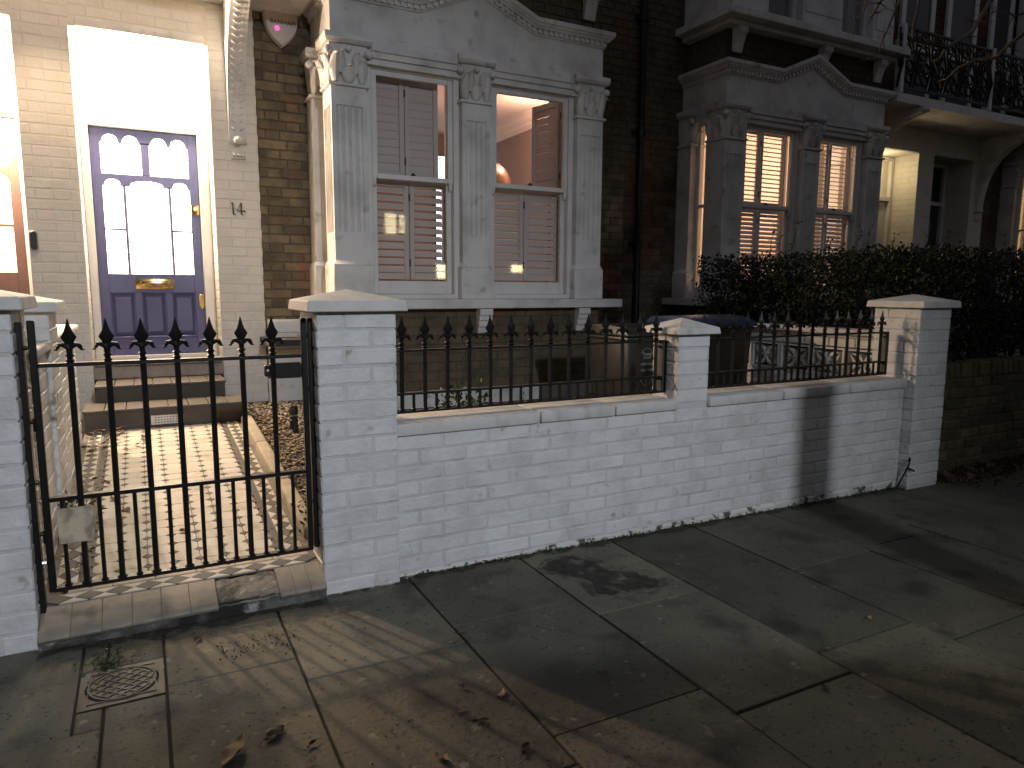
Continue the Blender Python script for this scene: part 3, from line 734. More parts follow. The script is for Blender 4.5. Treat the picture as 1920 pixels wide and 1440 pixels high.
def pilaster(par, H, x0, x1, y0, y1, faces, flutes='f'):
    B = lambda: MB(*H)
    # shaft
    b = B()
    def section(z0, z1, fl):
        p = []
        p.append((x0, y1)); 
        if fl and 'l' in flutes:
            n = 4; u0, u1 = y1-.03, y0+.03
            for k in range(n):
                c = u0+(u1-u0)*(k+.5)/n; w = abs(u1-u0)/n*.45
                for t in np.linspace(0, math.pi, 6): p.append((x0+.019*math.sin(t), c+w*math.cos(t)))
        p.append((x0, y0))
        if fl and 'f' in flutes:
            n = 4; u0, u1 = x0+.035, x1-.03
            for k in range(n):
                c = u0+(u1-u0)*(k+.5)/n; w = (u1-u0)/n*.45
                for t in np.linspace(0, math.pi, 6): p.append((c-w*math.cos(t), y0+.019*math.sin(t)))
        p += [(x1, y0), (x1, y1)]
        b.xy(p, z0, z1)
    section(1.53, 1.748, False); section(1.748, 2.70, True); section(2.70, 2.835, False)
    s = b.build('pilaster', STUCCO, par, ang=50)
    b = B(); o = .022
    b.box(x0-o, x1+o, y0-o, y1, 1.222, 1.49)
    b.hexa([(x0-o, y0-o, 1.491), (x1+o, y0-o, 1.491), (x1+o, y1, 1.491), (x0-o, y1, 1.491)], [(x0, y0, 1.533), (x1, y0, 1.533), (x1, y1, 1.533), (x0, y1, 1.533)])
    b.build('plinth_block', STUCCO, s, bev=.004)
    b = B(); o = .024
    b.box(x0-o, x1+o, y0-o, y1, 2.837, 2.862); b.build('neck_moulding', STUCCO, s, bev=.010, seg=3)
    b = B(); e = .040
    b.hexa([(x0+.014, y0+.016, 2.86), (x1-.014, y0+.016, 2.86), (x1-.014, y1, 2.86), (x0+.014, y1, 2.86)],
           [(x0-e*.25, y0-e*.15, 3.142), (x1+e*.25, y0-e*.15, 3.142), (x1+e*.25, y1, 3.142), (x0-e*.25, y1, 3.142)])
    w = x1-x0
    for fx in (.0, .5, 1.0):
        leaf_strip(b, (x0+w*(.12+.76*fx), y0+.004, 2.865), (0, 0, .15 if fx == .5 else .25), (0, -1, 0), (1, 0, 0), w*.34 if fx == .5 else w*.26, curl=1.3)
    for fx in (.28, .72):
        leaf_strip(b, (x0+w*fx, y0-.004, 2.93), (0, 0, .19), (0, -1, 0), (1, 0, 0), w*.22, curl=1.0)
    d = y1-y0
    for sgn, xx in ((-1, x0), (1, x1)):
        if ('l' if sgn < 0 else 'r') in faces:
            for fy in (.15, .5, .85):
                leaf_strip(b, (xx-sgn*.004, y0+d*fy, 2.865), (0, 0, .15 if fy == .5 else .25), (sgn, 0, 0), (0, -sgn, 0), d*.30, curl=1.2)
    for xx in (x0-.018, x1+.018):
        b.lathe((xx, y0-.018, 3.085), [(.008, -.03), (.028, -.018), (.034, 0), (.028, .018), (.010, .030)], 8)
    b.lathe(((x0+x1)/2, y0-.022, 3.105), [(.006, -.024), (.022, -.012), (.026, 0), (.020, .014), (.006, .024)], 8)
    b.build('capital', STUCCO, s, ang=45)
    b = B(); o = .046
    b.hexa([(x0-o+.014, y0-o+.014, 3.142), (x1+o-.014, y0-o+.014, 3.142), (x1+o-.014, y1, 3.142), (x0-o+.014, y1, 3.142)],
           [(x0-o, y0-o, 3.165), (x1+o, y0-o, 3.165), (x1+o, y1, 3.165), (x0-o, y1, 3.165)])
    b.box(x0-o, x1+o, y0-o, y1, 3.166, 3.212); b.build('abacus', STUCCO, s, bev=.005)

SLATM = {}
def shutter(par, H, x0, x1, z0, z1, y, pitch, tilt, open_to=None, blind_rows=0):
    """one louvred leaf; open_to = hinge x when the leaf is folded inwards"""
    st, rl = .042, .055
    hx = (x0+x1)/2
    b = MB(); w = x1-x0; hw = w/2
    if open_to is None: st = min(st, w*.18)
    b.box(-hw, -hw+st, -.014, .014, 0, z1-z0); b.box(hw-st, hw, -.014, .014, 0, z1-z0)
    b.box(-hw+st, hw-st, -.013, .013, 0, rl); b.box(-hw+st, hw-st, -.013, .013, z1-z0-rl, z1-z0)
    X = lambda x: H[0]*x+H[1]
    org = (X(hx), y, z0); rot = (0, 0, 0)
    if open_to is not None:
        a = math.radians(78); s_ = -1 if open_to > hx else 1
        org = (X(open_to)+H[0]*s_*math.cos(a)*hw, y+math.sin(a)*hw, z0); rot = (0, 0, -a if H[0]*s_ < 0 else a)
    f = place('shutter', b.mesh('shutter', SHUT, bev=.003), par, org, rot)
    key = (round(w, 3), pitch > .05)
    if key not in SLATM:
        q = MB(); sw = w-2*st-.004
        hh = .034 if pitch > .05 else .026; q.yz([(-hh, 0), (-hh*.7, .0045), (hh*.7, .0045), (hh, 0), (hh*.7, -.0045), (-hh*.7, -.0045)], -sw/2, sw/2)
        SLATM[key] = q.mesh('slat', SHUT, smooth=False)
    n = int((z1-z0-2*rl)/pitch); g = (z1-z0-2*rl)/n
    for i in range(n):
        z = rl+g*(i+.5)
        o = bpy.data.objects.new('slat', SLATM[key]); COL.objects.link(o); o.parent = f
        o.location = (0, .002, z); o.rotation_euler = (tilt+R.uniform(-.03, .03), 0, 0); reg(o, Vector(org)+Vector((0, 0, z)))
    return f

def bay(par, H, shut, brick, base_z=.20, rich=True):
    B = lambda: MB(*H)
    BX = lambda n, m, x0, x1, y0, y1, z0, z1, **k: bx(n, m, par, x0, x1, y0, y1, z0, z1, H=H, **k)
    # base wall + plinth
    BX('wall', STOCKM, .768, 3.232, YB+.008, YH+.1, base_z-.2, 1.140)
    lay(par, courses(.76, 3.24, .452, 1.138, 'flemish', course=.0765), 'f', YB, brick, H=H, limit=300 if rich else 0, ch=.004)
    lay(par, courses(YB, YH, .452, 1.138, 'flemish', course=.0765, start=1), 'l' , .76, brick, H=H, limit=300 if rich else 0, ch=.004)
    BX('painted_plinth', STUCCO, .735, 3.265, YB-.025, YH+.05, base_z-.2, .450, bev=.006)
    # sill and brackets
    BX('window_sill', STUCCO, .635, 3.445, YB-.105, YH-.002, 1.142, 1.221, bev=.006)
    for cx in (1.0, 2.02, 3.03):
        b = B(); b.yz([(YB-.003, 1.139), (YB-.092, 1.139), (YB-.092, 1.085), (YB-.078, 1.080), (YB-.076, 1.04), (YB-.062, 1.034), (YB-.060, .985), (YB-.044, .978), (YB-.040, .925), (YB-.003, .925)], cx-.062, cx+.062)
        b.build('sill_bracket', STUCCO, par, bev=.004, smooth=False)
    # pilasters
    pilaster(par, H, .755, 1.03, YB, YB+.275, 'l', 'fl'); pilaster(par, H, 1.838, 2.092, YB, YB+.16, '', 'f'); pilaster(par, H, 2.972, 3.247, YB, YB+.275, 'r', 'f')
    pilaster(par, H, .712, .90, 3.19, YH-.003, '', ''); pilaster(par, H, 3.10, 3.288, 3.19, YH-.003, '', '')
    # frieze with the little gable
    top = [(.762, 3.472), (1.48, 3.472), (2.0, 3.692), (2.52, 3.472), (3.240, 3.472)]
    b = B(); b.xz([(.762, 3.03), (3.240, 3.03)] + top[::-1], YB+.012, YB+.20); b.build('frieze', STUCCO, par, smooth=False)
    BX('side_frieze', STUCCO, .762, .94, YB+.202, YH, 3.03, 3.472); BX('side_frieze', STUCCO, 3.06, 3.240, YB+.202, YH, 3.03, 3.472)
    # window head mouldings
    for a, c in ((1.075, 1.80), (2.135, 2.93)):
        b = B(); e = [(a+.03*(1-math.cos(t)), 3.175-.0+.045*math.sin(t)) for t in np.linspace(0, math.pi/2, 5)]
        e2 = [(c-.03*(1-math.cos(t)), 3.175+.045*math.sin(t)) for t in np.linspace(math.pi/2, 0, 5)]
        b.xz([(a, 3.075)]+e+e2+[(c, 3.075)], YB-.010, YB+.011); b.build('head_moulding', STUCCO, par, bev=.004, smooth=False)
        b = B(); b.xz([(a+.01, 3.12), (a+.01, 3.14), (c-.01, 3.14), (c-.01, 3.12)], YB-.026, YB-.011); b.build('head_moulding', STUCCO, par, bev=.005)
    # cornice
    prof = [(.0, 0), (.012, 0), (.016, .012), (.022, .016), (.022, .046), (.044, .050), (.050, .064), (.064, .072), (.070, .088), (.080, .092), (.082, .128), (.0, .130)]
    c0 = YB+.012; V = []
    for o, u in prof:
        z = 3.472+u
        V += [(.762-o, YH, z), (.762-o, c0-o, z), (1.48, c0-o, z), (2.0, c0-o, z+.22), (2.52, c0-o, z), (3.240+o, c0-o, z), (3.240+o, YH, z)]
    n = 7; F = [(i*n+k, i*n+k+1, (i+1)*n+k+1, (i+1)*n+k) for i in range(len(prof)-1) for k in range(n-1)]
    m = (len(prof)-1)*n
    F += [(k, m+k, m+k+1, k+1) for k in range(n-1)]
    b = B(); b.add(V, F); co = b.build('cornice', STUCCO, par, ang=30)
    dent = None
    def dentil(x, y, z, rot=False):
        b = B()
        if rot: b.box(x-.010, x+.010, y-.0135, y+.0135, z, z+.030)
        else: b.box(x-.0135, x+.0135, y-.010, y+.010, z, z+.030)
        b.build('dentil', STUCCO, co, smooth=False, recalc=H[0] < 0)
    x = .79
    while x < 3.23:
        z = 3.487 + max(0, .22*(1-abs(x-2.0)/.52))
        dentil(x, c0-.033, z); x += .0535
    for i in range(11): dentil(.762-.033, c0+.02+.055*i, 3.487, True)
    BX('bay_roof', STUCCO, .765, 3.235, YB+.22, YH, 3.56, 3.59)
    # windows
    for a, c, sh in ((1.03, 1.838, shut[0]), (2.092, 2.972, shut[1])):
        yf = YB+.062
        jl, jr = a+.002, c-.002
        b = B(); f = .052
        b.box(jl, jl+f, yf, yf+.10, 1.221, 3.074); b.box(jr-f, jr, yf, yf+.10, 1.221, 3.074); b.box(jl+f, jr-f, yf, yf+.10, 3.018, 3.074)
        b.box(jl+.001, jr-.001, YB+.06, yf+.12, 1.222, 1.262)
        w = b.build('window', WOODW, par, bev=.004)
        i0, i1 = jl+f+.002, jr-f-.002; s = .045
        b = B(); y1, y2 = yf+.012, yf+.047
        b.box(i0, i0+s, y1, y2, 2.185, 3.016); b.box(i1-s, i1, y1, y2, 2.185, 3.016); b.box(i0+s, i1-s, y1, y2, 2.975, 3.016); b.box(i0+s, i1-s, y1, y2, 2.185, 2.225)
        # sash horns
        for hx in (i0+.018, i1-.018): b.yz([(y1+.002, 2.185), (y2-.002, 2.185), (y2-.002, 2.12), (y1+.012, 2.13), (y1+.004, 2.16)], hx-.016, hx+.016)
        b.build('upper_sash', WOODW, w, bev=.003)
        b = B(); y3, y4 = yf+.052, yf+.087
        b.box(i0, i0+s, y3, y4, 1.264, 2.222); b.box(i1-s, i1, y3, y4, 1.264, 2.222); b.box(i0+s, i1-s, y3, y4, 1.264, 1.372); b.box(i0+s, i1-s, y3, y4, 2.182, 2.222)
        b.build('lower_sash', WOODW, w, bev=.003)
        b = B(); b.box(i0+s, i1-s, yf+.028, yf+.031, 2.225, 2.975); b.build('pane', GLASS, w, smooth=False)
        b = B(); b.box(i0+s, i1-s, yf+.068, yf+.071, 1.372, 2.182); b.build('pane', GLASS, w, smooth=False)
        mid = (i0+i1)/2
        b = B(); b.box(mid-.016, mid+.016, y1+.002, y1+.03, 2.226, 2.238); b.lathe((mid, y1+.016, 2.238), [(.012, 0), (.010, .008), (.004, .012)], 8); b.build('sash_catch', IRON, w)
        ys = yf+.150
        b = B(); b.box(jl+.02, jl+.058, yf+.13, yf+.19, 1.23, 3.07); b.box(jr-.058, jr-.02, yf+.13, yf+.19, 1.23, 3.07); b.build('shutter_frame', SHUT, w)
        e0, e1 = jl+.060, jr-.060; em = (e0+e1)/2
        for (zz0, zz1, st) in ((1.385, 2.205, sh['lo']), (2.215, 3.035, sh['up'])):
            pit = sh['p']; kind, tl, tr = st
            if kind == 'closed':
                shutter(par, H, e0, em-.003, zz0, zz1, ys, pit, tl); shutter(par, H, em+.003, e1, zz0, zz1, ys, pit, tr)
                b = B(); b.box(em-.006, em+.006, ys-.020, ys-.0145, zz0+.11, zz0+.17); b.box(em-.006, em+.006, ys-.020, ys-.0145, zz1-.17, zz1-.11); b.build('shutter_hinge', IRON, w)
            elif kind == 'ajar':   # right leaf stops short, leaving a lit gap
                g = .075; em2 = em-.03
                shutter(par, H, e0, em2-.003, zz0, zz1, ys, pit, tl); shutter(par, H, em2+.003, e1-g, zz0, zz1-.012, ys+.004, pit, tr)
                b = B(); b.box(em2-.006, em2+.006, ys-.020, ys-.0145, zz0+.11, zz0+.17); b.box(em2-.006, em2+.006, ys-.020, ys-.0145, zz1-.17, zz1-.11); b.build('shutter_hinge', IRON, w)
            elif kind == 'open':
                shutter(par, H, em+.003, e1, zz0, zz1, ys, pit, tr, open_to=e1)
                shutter(par, H, e0, em-.003, zz0, zz1, ys, pit, tl, open_to=e0)
                b = B(); b.box(e1-.004, e1+.006, ys-.020, ys-.012, zz0+.11, zz0+.17); b.box(e1-.004, e1+.006, ys-.020, ys-.012, zz1-.17, zz1-.11); b.build('shutter_hinge', IRON, w)
    # narrow side windows
    for xs in (.80, 3.17):
        b = B(); b.box(xs, xs+.03, 3.008, 3.05, 1.222, 3.03); b.box(xs, xs+.03, 3.14, 3.188, 1.222, 3.03); b.box(xs, xs+.03, 3.051, 3.139, 2.185, 2.22); b.box(xs, xs+.03, 3.051, 3.139, 1.222, 1.34)
        w = b.build('side_window', WOODW, par, bev=.003)
        b = B(); b.box(xs+.012, xs+.015, 3.051, 3.139, 1.34, 2.184); b.box(xs+.012, xs+.015, 3.051, 3.139, 2.221, 3.03); b.build('pane', GLASS, w, smooth=False)

def console(par, H, xc, w=.135, ztop=3.50):
    b = MB(*H)
    P0_ = [(.012, 2.455), (.035, 2.47), (.045, 2.52), (.050, 2.60), (.070, 2.75), (.105, 2.90), (.165, 3.05), (.26, 3.19), (.38, 3.30), (.52, 3.38), (.66, 3.42), (.76, 3.435), (.78, 3.46), (.78, ztop), (.0, ztop), (.0, 2.455)]
    b.yz([(YH-.001-p, z) for p, z in P0_], xc-w/2, xc+w/2)
    c = b.build('console_bracket', STUCCO, par, ang=30)
    d = MB(*H)
    pr = P0_[1:12]
    for i in range(len(pr)-1):
        (p0, z0), (p1, z1) = pr[i], pr[i+1]
        L = math.hypot(p1-p0, z1-z0); n = max(1, int(L/.05)); nv = Vector((-(z1-z0), (p1-p0))).normalized()
        for k in range(n):
            t = (k+.5)/n; p, z = p0+(p1-p0)*t, z0+(z1-z0)*t
            for s in (-1, 1):
                cx = xc+s*w*.24
                d.tube([(cx-s*w*.17, YH-p+.006, z-.010), (cx, YH-p-.005, z+.004), (cx+s*w*.20, YH-p+.003, z+.020)], [.006, .011+R.uniform(-.003, .003), .004], 5)
    d.lathe((xc, YH-.055, 2.475), [(.01, -.03), (.034, -.016), (.040, .004), (.028, .026), (.008, .036)], 8)
    d.build('carved_leaf', STUCCO, c)['kind'] = 'stuff'
    e = MB(*H); e.box(xc-.055, xc+.055, YH-.026, YH-.002, 2.34, 2.40)
    for s in (-.03, 0, .03): e.lathe((xc+s, YH-.028, 2.365), [(.004, -.018), (.018, 0), (.004, .018)], 6)
    e.build('carved_drop', STUCCO, c)['kind'] = 'stuff'

def arch_poly(x0, x1, z0, z1, n=8, shoulder=.018):
    """light with a semicircular head standing on small shoulders"""
    r = (x1-x0)/2-shoulder; cx = (x0+x1)/2; zc = z1-min(r, .06); ry = min(r, .06)
    return [(x0, z0), (x1, z0), (x1, zc-.012), (x1-shoulder, zc-.012), (x1-shoulder, zc)] + \
           [(cx+r*math.cos(t), zc+ry*math.sin(t)) for t in np.linspace(0, math.pi, n)[1:-1]] + \
           [(x0+shoulder, zc), (x0+shoulder, zc-.012), (x0, zc-.012)]
def fill_between(b, outer, inner_polys, y0, y1):
    """vertical-strip fill of a rectangle around polygons that share x ranges (head pieces)"""
    pass
def head_piece(b, x0, x1, z0, z1, arcs, y0, y1):
    """solid rail from z0..z1 whose underside carries arched cut-outs: arcs = [(a,c,zbase,rise)]"""
    N = 64; xs = sorted(set([x0, x1]+[a for a, *_ in arcs]+[a[1] for a in arcs]+list(np.linspace(x0, x1, N))))
    def under(x):
        for a, c, zb, rise in arcs:
            if a < x < c:
                u = (x-a)/(c-a)*2-1; sh = .80
                if abs(u) > sh: return zb
                return zb+.014+rise*math.sqrt(max(0, 1-(u/sh)**2))
        return z0
    for a, c in zip(xs[:-1], xs[1:]):
        m = (a+c)/2; e = 1e-4
        b.add([(a, y0, under(a+e)), (c, y0, under(c-e)), (c, y0, z1), (a, y0, z1), (a, y1, under(a+e)), (c, y1, under(c-e)), (c, y1, z1), (a, y1, z1)],
              [(0,1,2,3), (7,6,5,4), (0,4,5,1), (3,2,6,7)])
def front_door(par, H, paint, pane, x0=-.900, x1=-.125, zb=.752, zt=2.562, letter=True):
    y0, y1 = YD-.005, YD+.040
    d = MB(*H); st = .070
    xl, xr = x0+st, x1-st; xm = (xl+xr)/2; ms = .030
    d.box(x0, xl, y0, y1, zb, zt); d.box(xr, x1, y0, y1, zb, zt)
    d.box(xl, xr, y0+.001, y1-.001, 1.262, 1.418)            # lock rail
    d.box(xl, xr, y0+.001, y1-.001, zb, .895)                # bottom rail
    d.box(xm-ms, xm+ms, y0+.001, y1-.001, 2.212, 2.47)       # upper mullion
    wl = .142
    n1, n2 = xl+wl, xr-wl
    d.box(n1, n1+.017, y0+.001, y1-.001, 1.418, 2.125); d.box(n2-.017, n2, y0+.001, y1-.001, 1.418, 2.125)
    d.box(xl, n1, y0+.006, y1-.006, 1.766, 1.782); d.box(n2, xr, y0+.006, y1-.006, 1.766, 1.782)
    head_piece(d, xl, xr, 2.125, 2.212, [(xl, n1, 2.118, .040), (n1+.022, n2-.022, 2.118, .036), (n2, xr, 2.118, .040)], y0+.001, y1-.001)
    q1, q2 = (xl+xm-ms)/2, (xm+ms+xr)/2
    head_piece(d, xl, xr, 2.455, zt-.0, [(xl, q1, 2.452, .052), (q1, xm-ms, 2.452, .052), (xm+ms, q2, 2.452, .052), (q2, xr, 2.452, .052)], y0+.001, y1-.001)
    for a, c, q in ((xl, xm-ms, q1), (xm+ms, xr, q2)):
        d.box(a, c, y0+.008, y1-.008, 2.358, 2.365); d.box(q-.0035, q+.0035, y0+.008, y1-.008, 2.212, 2.452)
    tw = (xr-xl-2*.05)/3
    for i in range(1, 3):
        xx = xl+i*tw+(i-1)*.05; d.box(xx, xx+.05, y0+.001, y1-.001, .895, 1.262)
    dr = d.build('front_door', paint, par, bev=.0025, ang=30)
    for i in range(3):
        xa = xl+i*(tw+.05); b = MB(*H)
        xb = xa+tw
        b.box(xa, xb, y0+.028, y1-.004, .895, 1.262)
        o = .035
        b.hexa([(xa+.012, y0+.028, .907), (xb-.012, y0+.028, .907), (xb-.012, y0+.028, 1.250), (xa+.012, y0+.028, 1.250)],
               [(xa+o, y0+.012, .907+o), (xb-o, y0+.012, .907+o), (xb-o, y0+.012, 1.250-o), (xa+o, y0+.012, 1.250-o)])
        b.build('door_panel', paint, dr, smooth=False)
        b = MB(*H); b.box(xa, xb, y0-.006, y0+.022, .889, .903); b.build('panel_bead', paint, dr, bev=.004)
    for (a, c, z0, z1) in ((xl, n1, 1.418, 2.20), (n1+.022, n2-.022, 1.418, 2.20), (n2, xr, 1.418, 2.20), (xl, xm-ms, 2.212, 2.54), (xm+ms, xr, 2.212, 2.54)):
        b = MB(*H); b.box(a, c, y0+.024, y0+.030, z0, z1); b.build('door_pane', pane, dr, smooth=False)
    if letter:
        b = MB(*H); b.box(-.645, -.355, y0-.010, y0-.001, 1.292, 1.382); lp = b.build('letter_plate', BRASS, dr, bev=.006, seg=2)
        b = MB(*H); b.box(-.605, -.395, y0-.020, y0-.011, 1.316, 1.362); b.build('letter_flap', BRASS, lp, bev=.008, seg=2)
        b = MB(*H); b.box(-.192, -.128, y0-.016, y0-.001, 1.912, 1.996); b.build('door_lock', BRASS, dr, bev=.010, seg=2)
        b = MB(*H); b.xz([(-.168, 1.25), (-.128, 1.25), (-.128, 1.15), (-.148, 1.118), (-.168, 1.15)], y0-.012, y0-.001); b.build('keyhole_plate', BRASS, dr, bev=.003)
    return dr

def house_front(par, H, whole=True, brick=STOCK, door=None, pane=None, wall=True, x_end=4.0, first=False, doormat=True, pier_l=-1.136, lim=300):
    B = lambda: MB(*H)
    BX = lambda n, m, x0, x1, y0, y1, z0, z1, **k: bx(n, m, par, x0, x1, y0, y1, z0, z1, H=H, **k)
    YW = YH+.008; YP = YH+.0016
    # painted brick piers either side of the door
    BX('wall', CREAMJOINT, pier_l, -.965, YP, YD+.06, -.2, 3.9); BX('wall', CREAMJOINT, -.036, .307, YP, YD+.06, -.2, 3.9)
    BX('wall', CREAMJOINT, -.964, -.037, YP, YD+.06, 3.178, 3.9)
    lay(par, courses(pier_l, -.962, .2, 3.5, 'stretcher', course=.0757), 'f', YH, CREAMBRICK, H=H, jz=.0006, ch=.0028, name='painted_brick', jit=.0008)
    lay(par, courses(-.039, .310, .2, 3.5, 'stretcher', course=.0757), 'f', YH, CREAMBRICK, H=H, jz=.0006, ch=.0028, name='painted_brick', jit=.0008)
    lay(par, courses(-.962, -.039, 3.178, 3.5, 'stretcher', course=.0757), 'f', YH, CREAMBRICK, H=H, jz=.0006, ch=.0028, name='painted_brick', jit=.0008)
    lay(par, courses(YH, YD-.06, .6, 3.17, 'stretcher', course=.0757), 'r', -.962, CREAMBRICK, H=H, jz=.0006, ch=.0028, name='reveal_brick', jit=.0008)
    lay(par, courses(YH, YD-.06, .6, 3.17, 'stretcher', course=.0757), 'l', -.039, CREAMBRICK, H=H, jz=.0006, ch=.0028, name='reveal_brick', jit=.0008)
    # round-ended label moulding over the opening
    b = B(); a, c = -.925, -.058
    e = [(a+.03*(1-math.cos(t)), 3.200+.045*math.sin(t)) for t in np.linspace(0, math.pi/2, 5)]; e2 = [(c-.03*(1-math.cos(t)), 3.200+.045*math.sin(t)) for t in np.linspace(math.pi/2, 0, 5)]
    b.xz([(a, 3.180)]+e+e2+[(c, 3.180)], YH-.022, YH-.003); b.build('head_moulding', STUCCO, par, bev=.006, seg=2)
    # door frame, fanlight
    b = B(); b.box(-.961, -.903, YD-.05, YD+.05, .70, 3.172); b.box(-.122, -.040, YD-.05, YD+.05, .70, 3.172); b.box(-.902, -.123, YD-.05, YD+.05, 2.567, 2.625); b.box(-.902, -.123, YD-.05, YD+.05, 3.12, 3.172)
    b.box(-.902, -.123, YD-.03, YD+.05, .66, .748)
    fr = b.build('door_frame', WOODW, par, bev=.004)
    b = B(); b.box(-.902, -.123, YD, YD+.006, 2.626, 3.119); b.build('fanlight', pane if pane else DARKIN, fr, smooth=False)
    BX('threshold_slab', STEPT, -.965, -.036, YH-.02, YD-.051, .60, .722, bev=.006)
    BX('hall_wall', DARKIN, -.97, -.03, YD+.40, YD+.46, .5, 3.3)
    if door: front_door(par, H, door, pane)
    console(par, H, .155); 
    BX('porch_slab', STUCCO, -1.136, .675, YB-.08, YH+.0, 3.502, 3.60)
    if wall:
        BX('wall', STOCKM, .308, .80, YW, YW+.22, -.2, 5.6); BX('wall', STOCKM, 3.20, x_end, YW, YW+.22, -.2, 5.6)
        BX('wall', STOCKM, .801, 3.199, YW, YW+.22, 3.60, 5.6)
        lay(par, courses(.312, .74, .3, 3.55, 'flemish', course=.0765), 'f', YH, brick, H=H, ch=.004, limit=lim)
        lay(par, courses(3.26, x_end, .3, 5.2, 'flemish', course=.0765), 'f', YH, brick, H=H, ch=.004, limit=lim)
        # brick above the bay
        BX('wall', STOCKM, .80, 3.20, YB+.07, YH, 3.605, 3.93)
        lay(par, courses(.79, 3.21, 3.62, 3.93, 'flemish', course=.0765), 'f', YB+.06, brick, H=H, ch=.004, limit=lim)
        lay(par, courses(YB+.06, YH, 3.62, 3.93, 'flemish', course=.0765), 'l' if H[0] > 0 else 'l', .79, brick, H=H, ch=.004, limit=lim)
        # first-floor bay
        b = B(); zs = 3.985
        BX('upper_sill', STUCCO, .61, 3.39, YB-.16, YH-.01, zs, zs+.075, bev=.006)
        BX('upper_sill_band', STUCCO, .70, 3.30, YB-.06, YH-.01, 3.932, zs-.001, bev=.01)
        for cx in (.86, 1.85, 2.2, 3.1) if False else (.90, 1.84, 3.10):
            b = B(); b.yz([(YB+.055, 3.930), (YB-.055, 3.930), (YB-.050, 3.88), (YB-.02, 3.85), (YB+.01, 3.78), (YB+.03, 3.70), (YB+.055, 3.70)], cx-.06, cx+.06); b.build('upper_bracket', STUCCO, par, bev=.003, smooth=False)
        b = B(); b.prism([(0, 3.930), (.11, 3.930), (.105, 3.88), (.06, 3.83), (.02, 3.70), (0, 3.70)], lambda u, v, a: (.787-u, a, v), YB+.22, YB+.33); b.build('upper_bracket', STUCCO, par, smooth=False)
        if first:
            for a, c in ((.74, 1.12), (1.62, 2.26), (2.74, 3.25)):
                b = B(); b.box(a, c, YB-.02, YB+.22, zs+.077, 5.9); s = b.build('upper_pilaster', STUCCO, par, bev=.01)
                b = B(); b.box(a+.05, c-.05, YB-.028, YB-.021, zs+.25, 5.7); b.build('panel', STUCCO, s, bev=.004)
            for a, c in ((1.121, 1.619), (2.261, 2.739)):
                b = B(); b.box(a, a+.05, YB+.06, YB+.12, zs+.077, 5.9); b.box(c-.05, c, YB+.06, YB+.12, zs+.077, 5.9); b.box(a+.051, c-.051, YB+.06, YB+.12, zs+.077, zs+.14)
                w = b.build('upper_window', WOODW, par); b = B(); b.box(a+.051, c-.051, YB+.10, YB+.104, zs+.14, 5.9); b.build('pane', GLASS, w, smooth=False)
            BX('upper_room', DARKIN, .9, 3.1, YB+.5, YB+.52, zs+.08, 5.9); BX('side_panel', STUCCO, .742, .80, YB+.221, YH, zs+.077, 5.9); BX('side_panel', STUCCO, 3.20, 3.258, YB+.221, YH, zs+.077, 5.9)
            # first floor over the porch: red brick piers and white window surrounds
            lay(par, courses(-1.136, .70, 3.62, 6.4, 'flemish', course=.0765), 'f', YH, REDBRICK, H=H, ch=.004, limit=0)
            BX('wall', STOCKM, -1.136, .79, YW, YW+.2, 3.901, 6.4)
            for a, c in ((-1.00, -.30), (.02, .56)):
                b = B(); b.box(a, a+.09, YH-.05, YH-.004, 3.62, 6.3); b.box(c-.09, c, YH-.05, YH-.004, 3.62, 6.3); b.box(a-.04, c+.04, YH-.08, YH-.004, 4.44, 4.54)
                w = b.build('upper_window', WOODW, par, bev=.004); b = B(); b.box(a+.091, c-.091, YH-.03, YH-.02, 3.62, 4.44); b.box(a+.091, c-.091, YH-.03, YH-.02, 4.541, 6.3); b.build('pane', DARKPANE, w, smooth=False)

def room(par, H, x0, x1, wallm, depth=3.6, z0=.9, z1=3.52, tag_='room'):
    BX = lambda n, m, a, c, y0, y1, zz0, zz1, **k: bx(n, m, par, a, c, y0, y1, zz0, zz1, H=H, **k)
    ya, yb = YH+.02, YH+depth
    BX('ceiling', CEIL, x0-.1, x1+.1, ya-.9+.3, yb+.1, z1, z1+.06) if False else BX('ceiling', CEIL, x0-.1, x1+.1, YH+.24, yb+.1, z1, z1+.06)
    BX('bay_ceiling', CEIL, .95, 3.05, YB+.21, YH+.239, 3.40, 3.46)
    BX('room_floor', DARKIN, x0-.1, x1+.1, YB+.2, yb+.1, z0-.05, z0)
    BX('back_wall', wallm, x0-.1, x1+.1, yb, yb+.06, z0, z1); BX('party_wall', wallm, x0-.06, x0, YH+.24, yb, z0, z1); BX('party_wall', wallm, x1, x1+.06, YH+.24, yb, z0, z1)
    for xx, s in ((x1, -1), (x0, 1)):
        b = MB(*H); b.prism([(0, z1), (s*.16, z1), (s*.155, z1-.03), (s*.12, z1-.04), (s*.10, z1-.075), (s*.05, z1-.11), (s*.045, z1-.14), (s*.02, z1-.155), (0, z1-.18)], lambda u, v, a: (xx+u, a, v), YH+.25, yb)
        b.build('ceiling_cornice', CEIL, par, ang=25)

C = dict
H14 = (1.0, 0.0); H16 = (-1.0, 8.0); H18 = (1.0, 10.272); H12 = (-1.0, -2.272)
h14 = empty('terraced_house', (1.5, YH, .2), 'brick terraced house behind the gate, with blue front door and white shuttered bay window', 'house')
house_front(h14, H14, door=BLUE, pane=PANEW)
bay(h14, H14, (C(p=.062, lo=('closed', .90, .84), up=('ajar', 1.42, 1.42)), C(p=.062, lo=('closed', 1.0, 1.05), up=('open', 1.38, 1.38))), STOCK)
room(h14, H14, .36, 3.94, WALLIN)
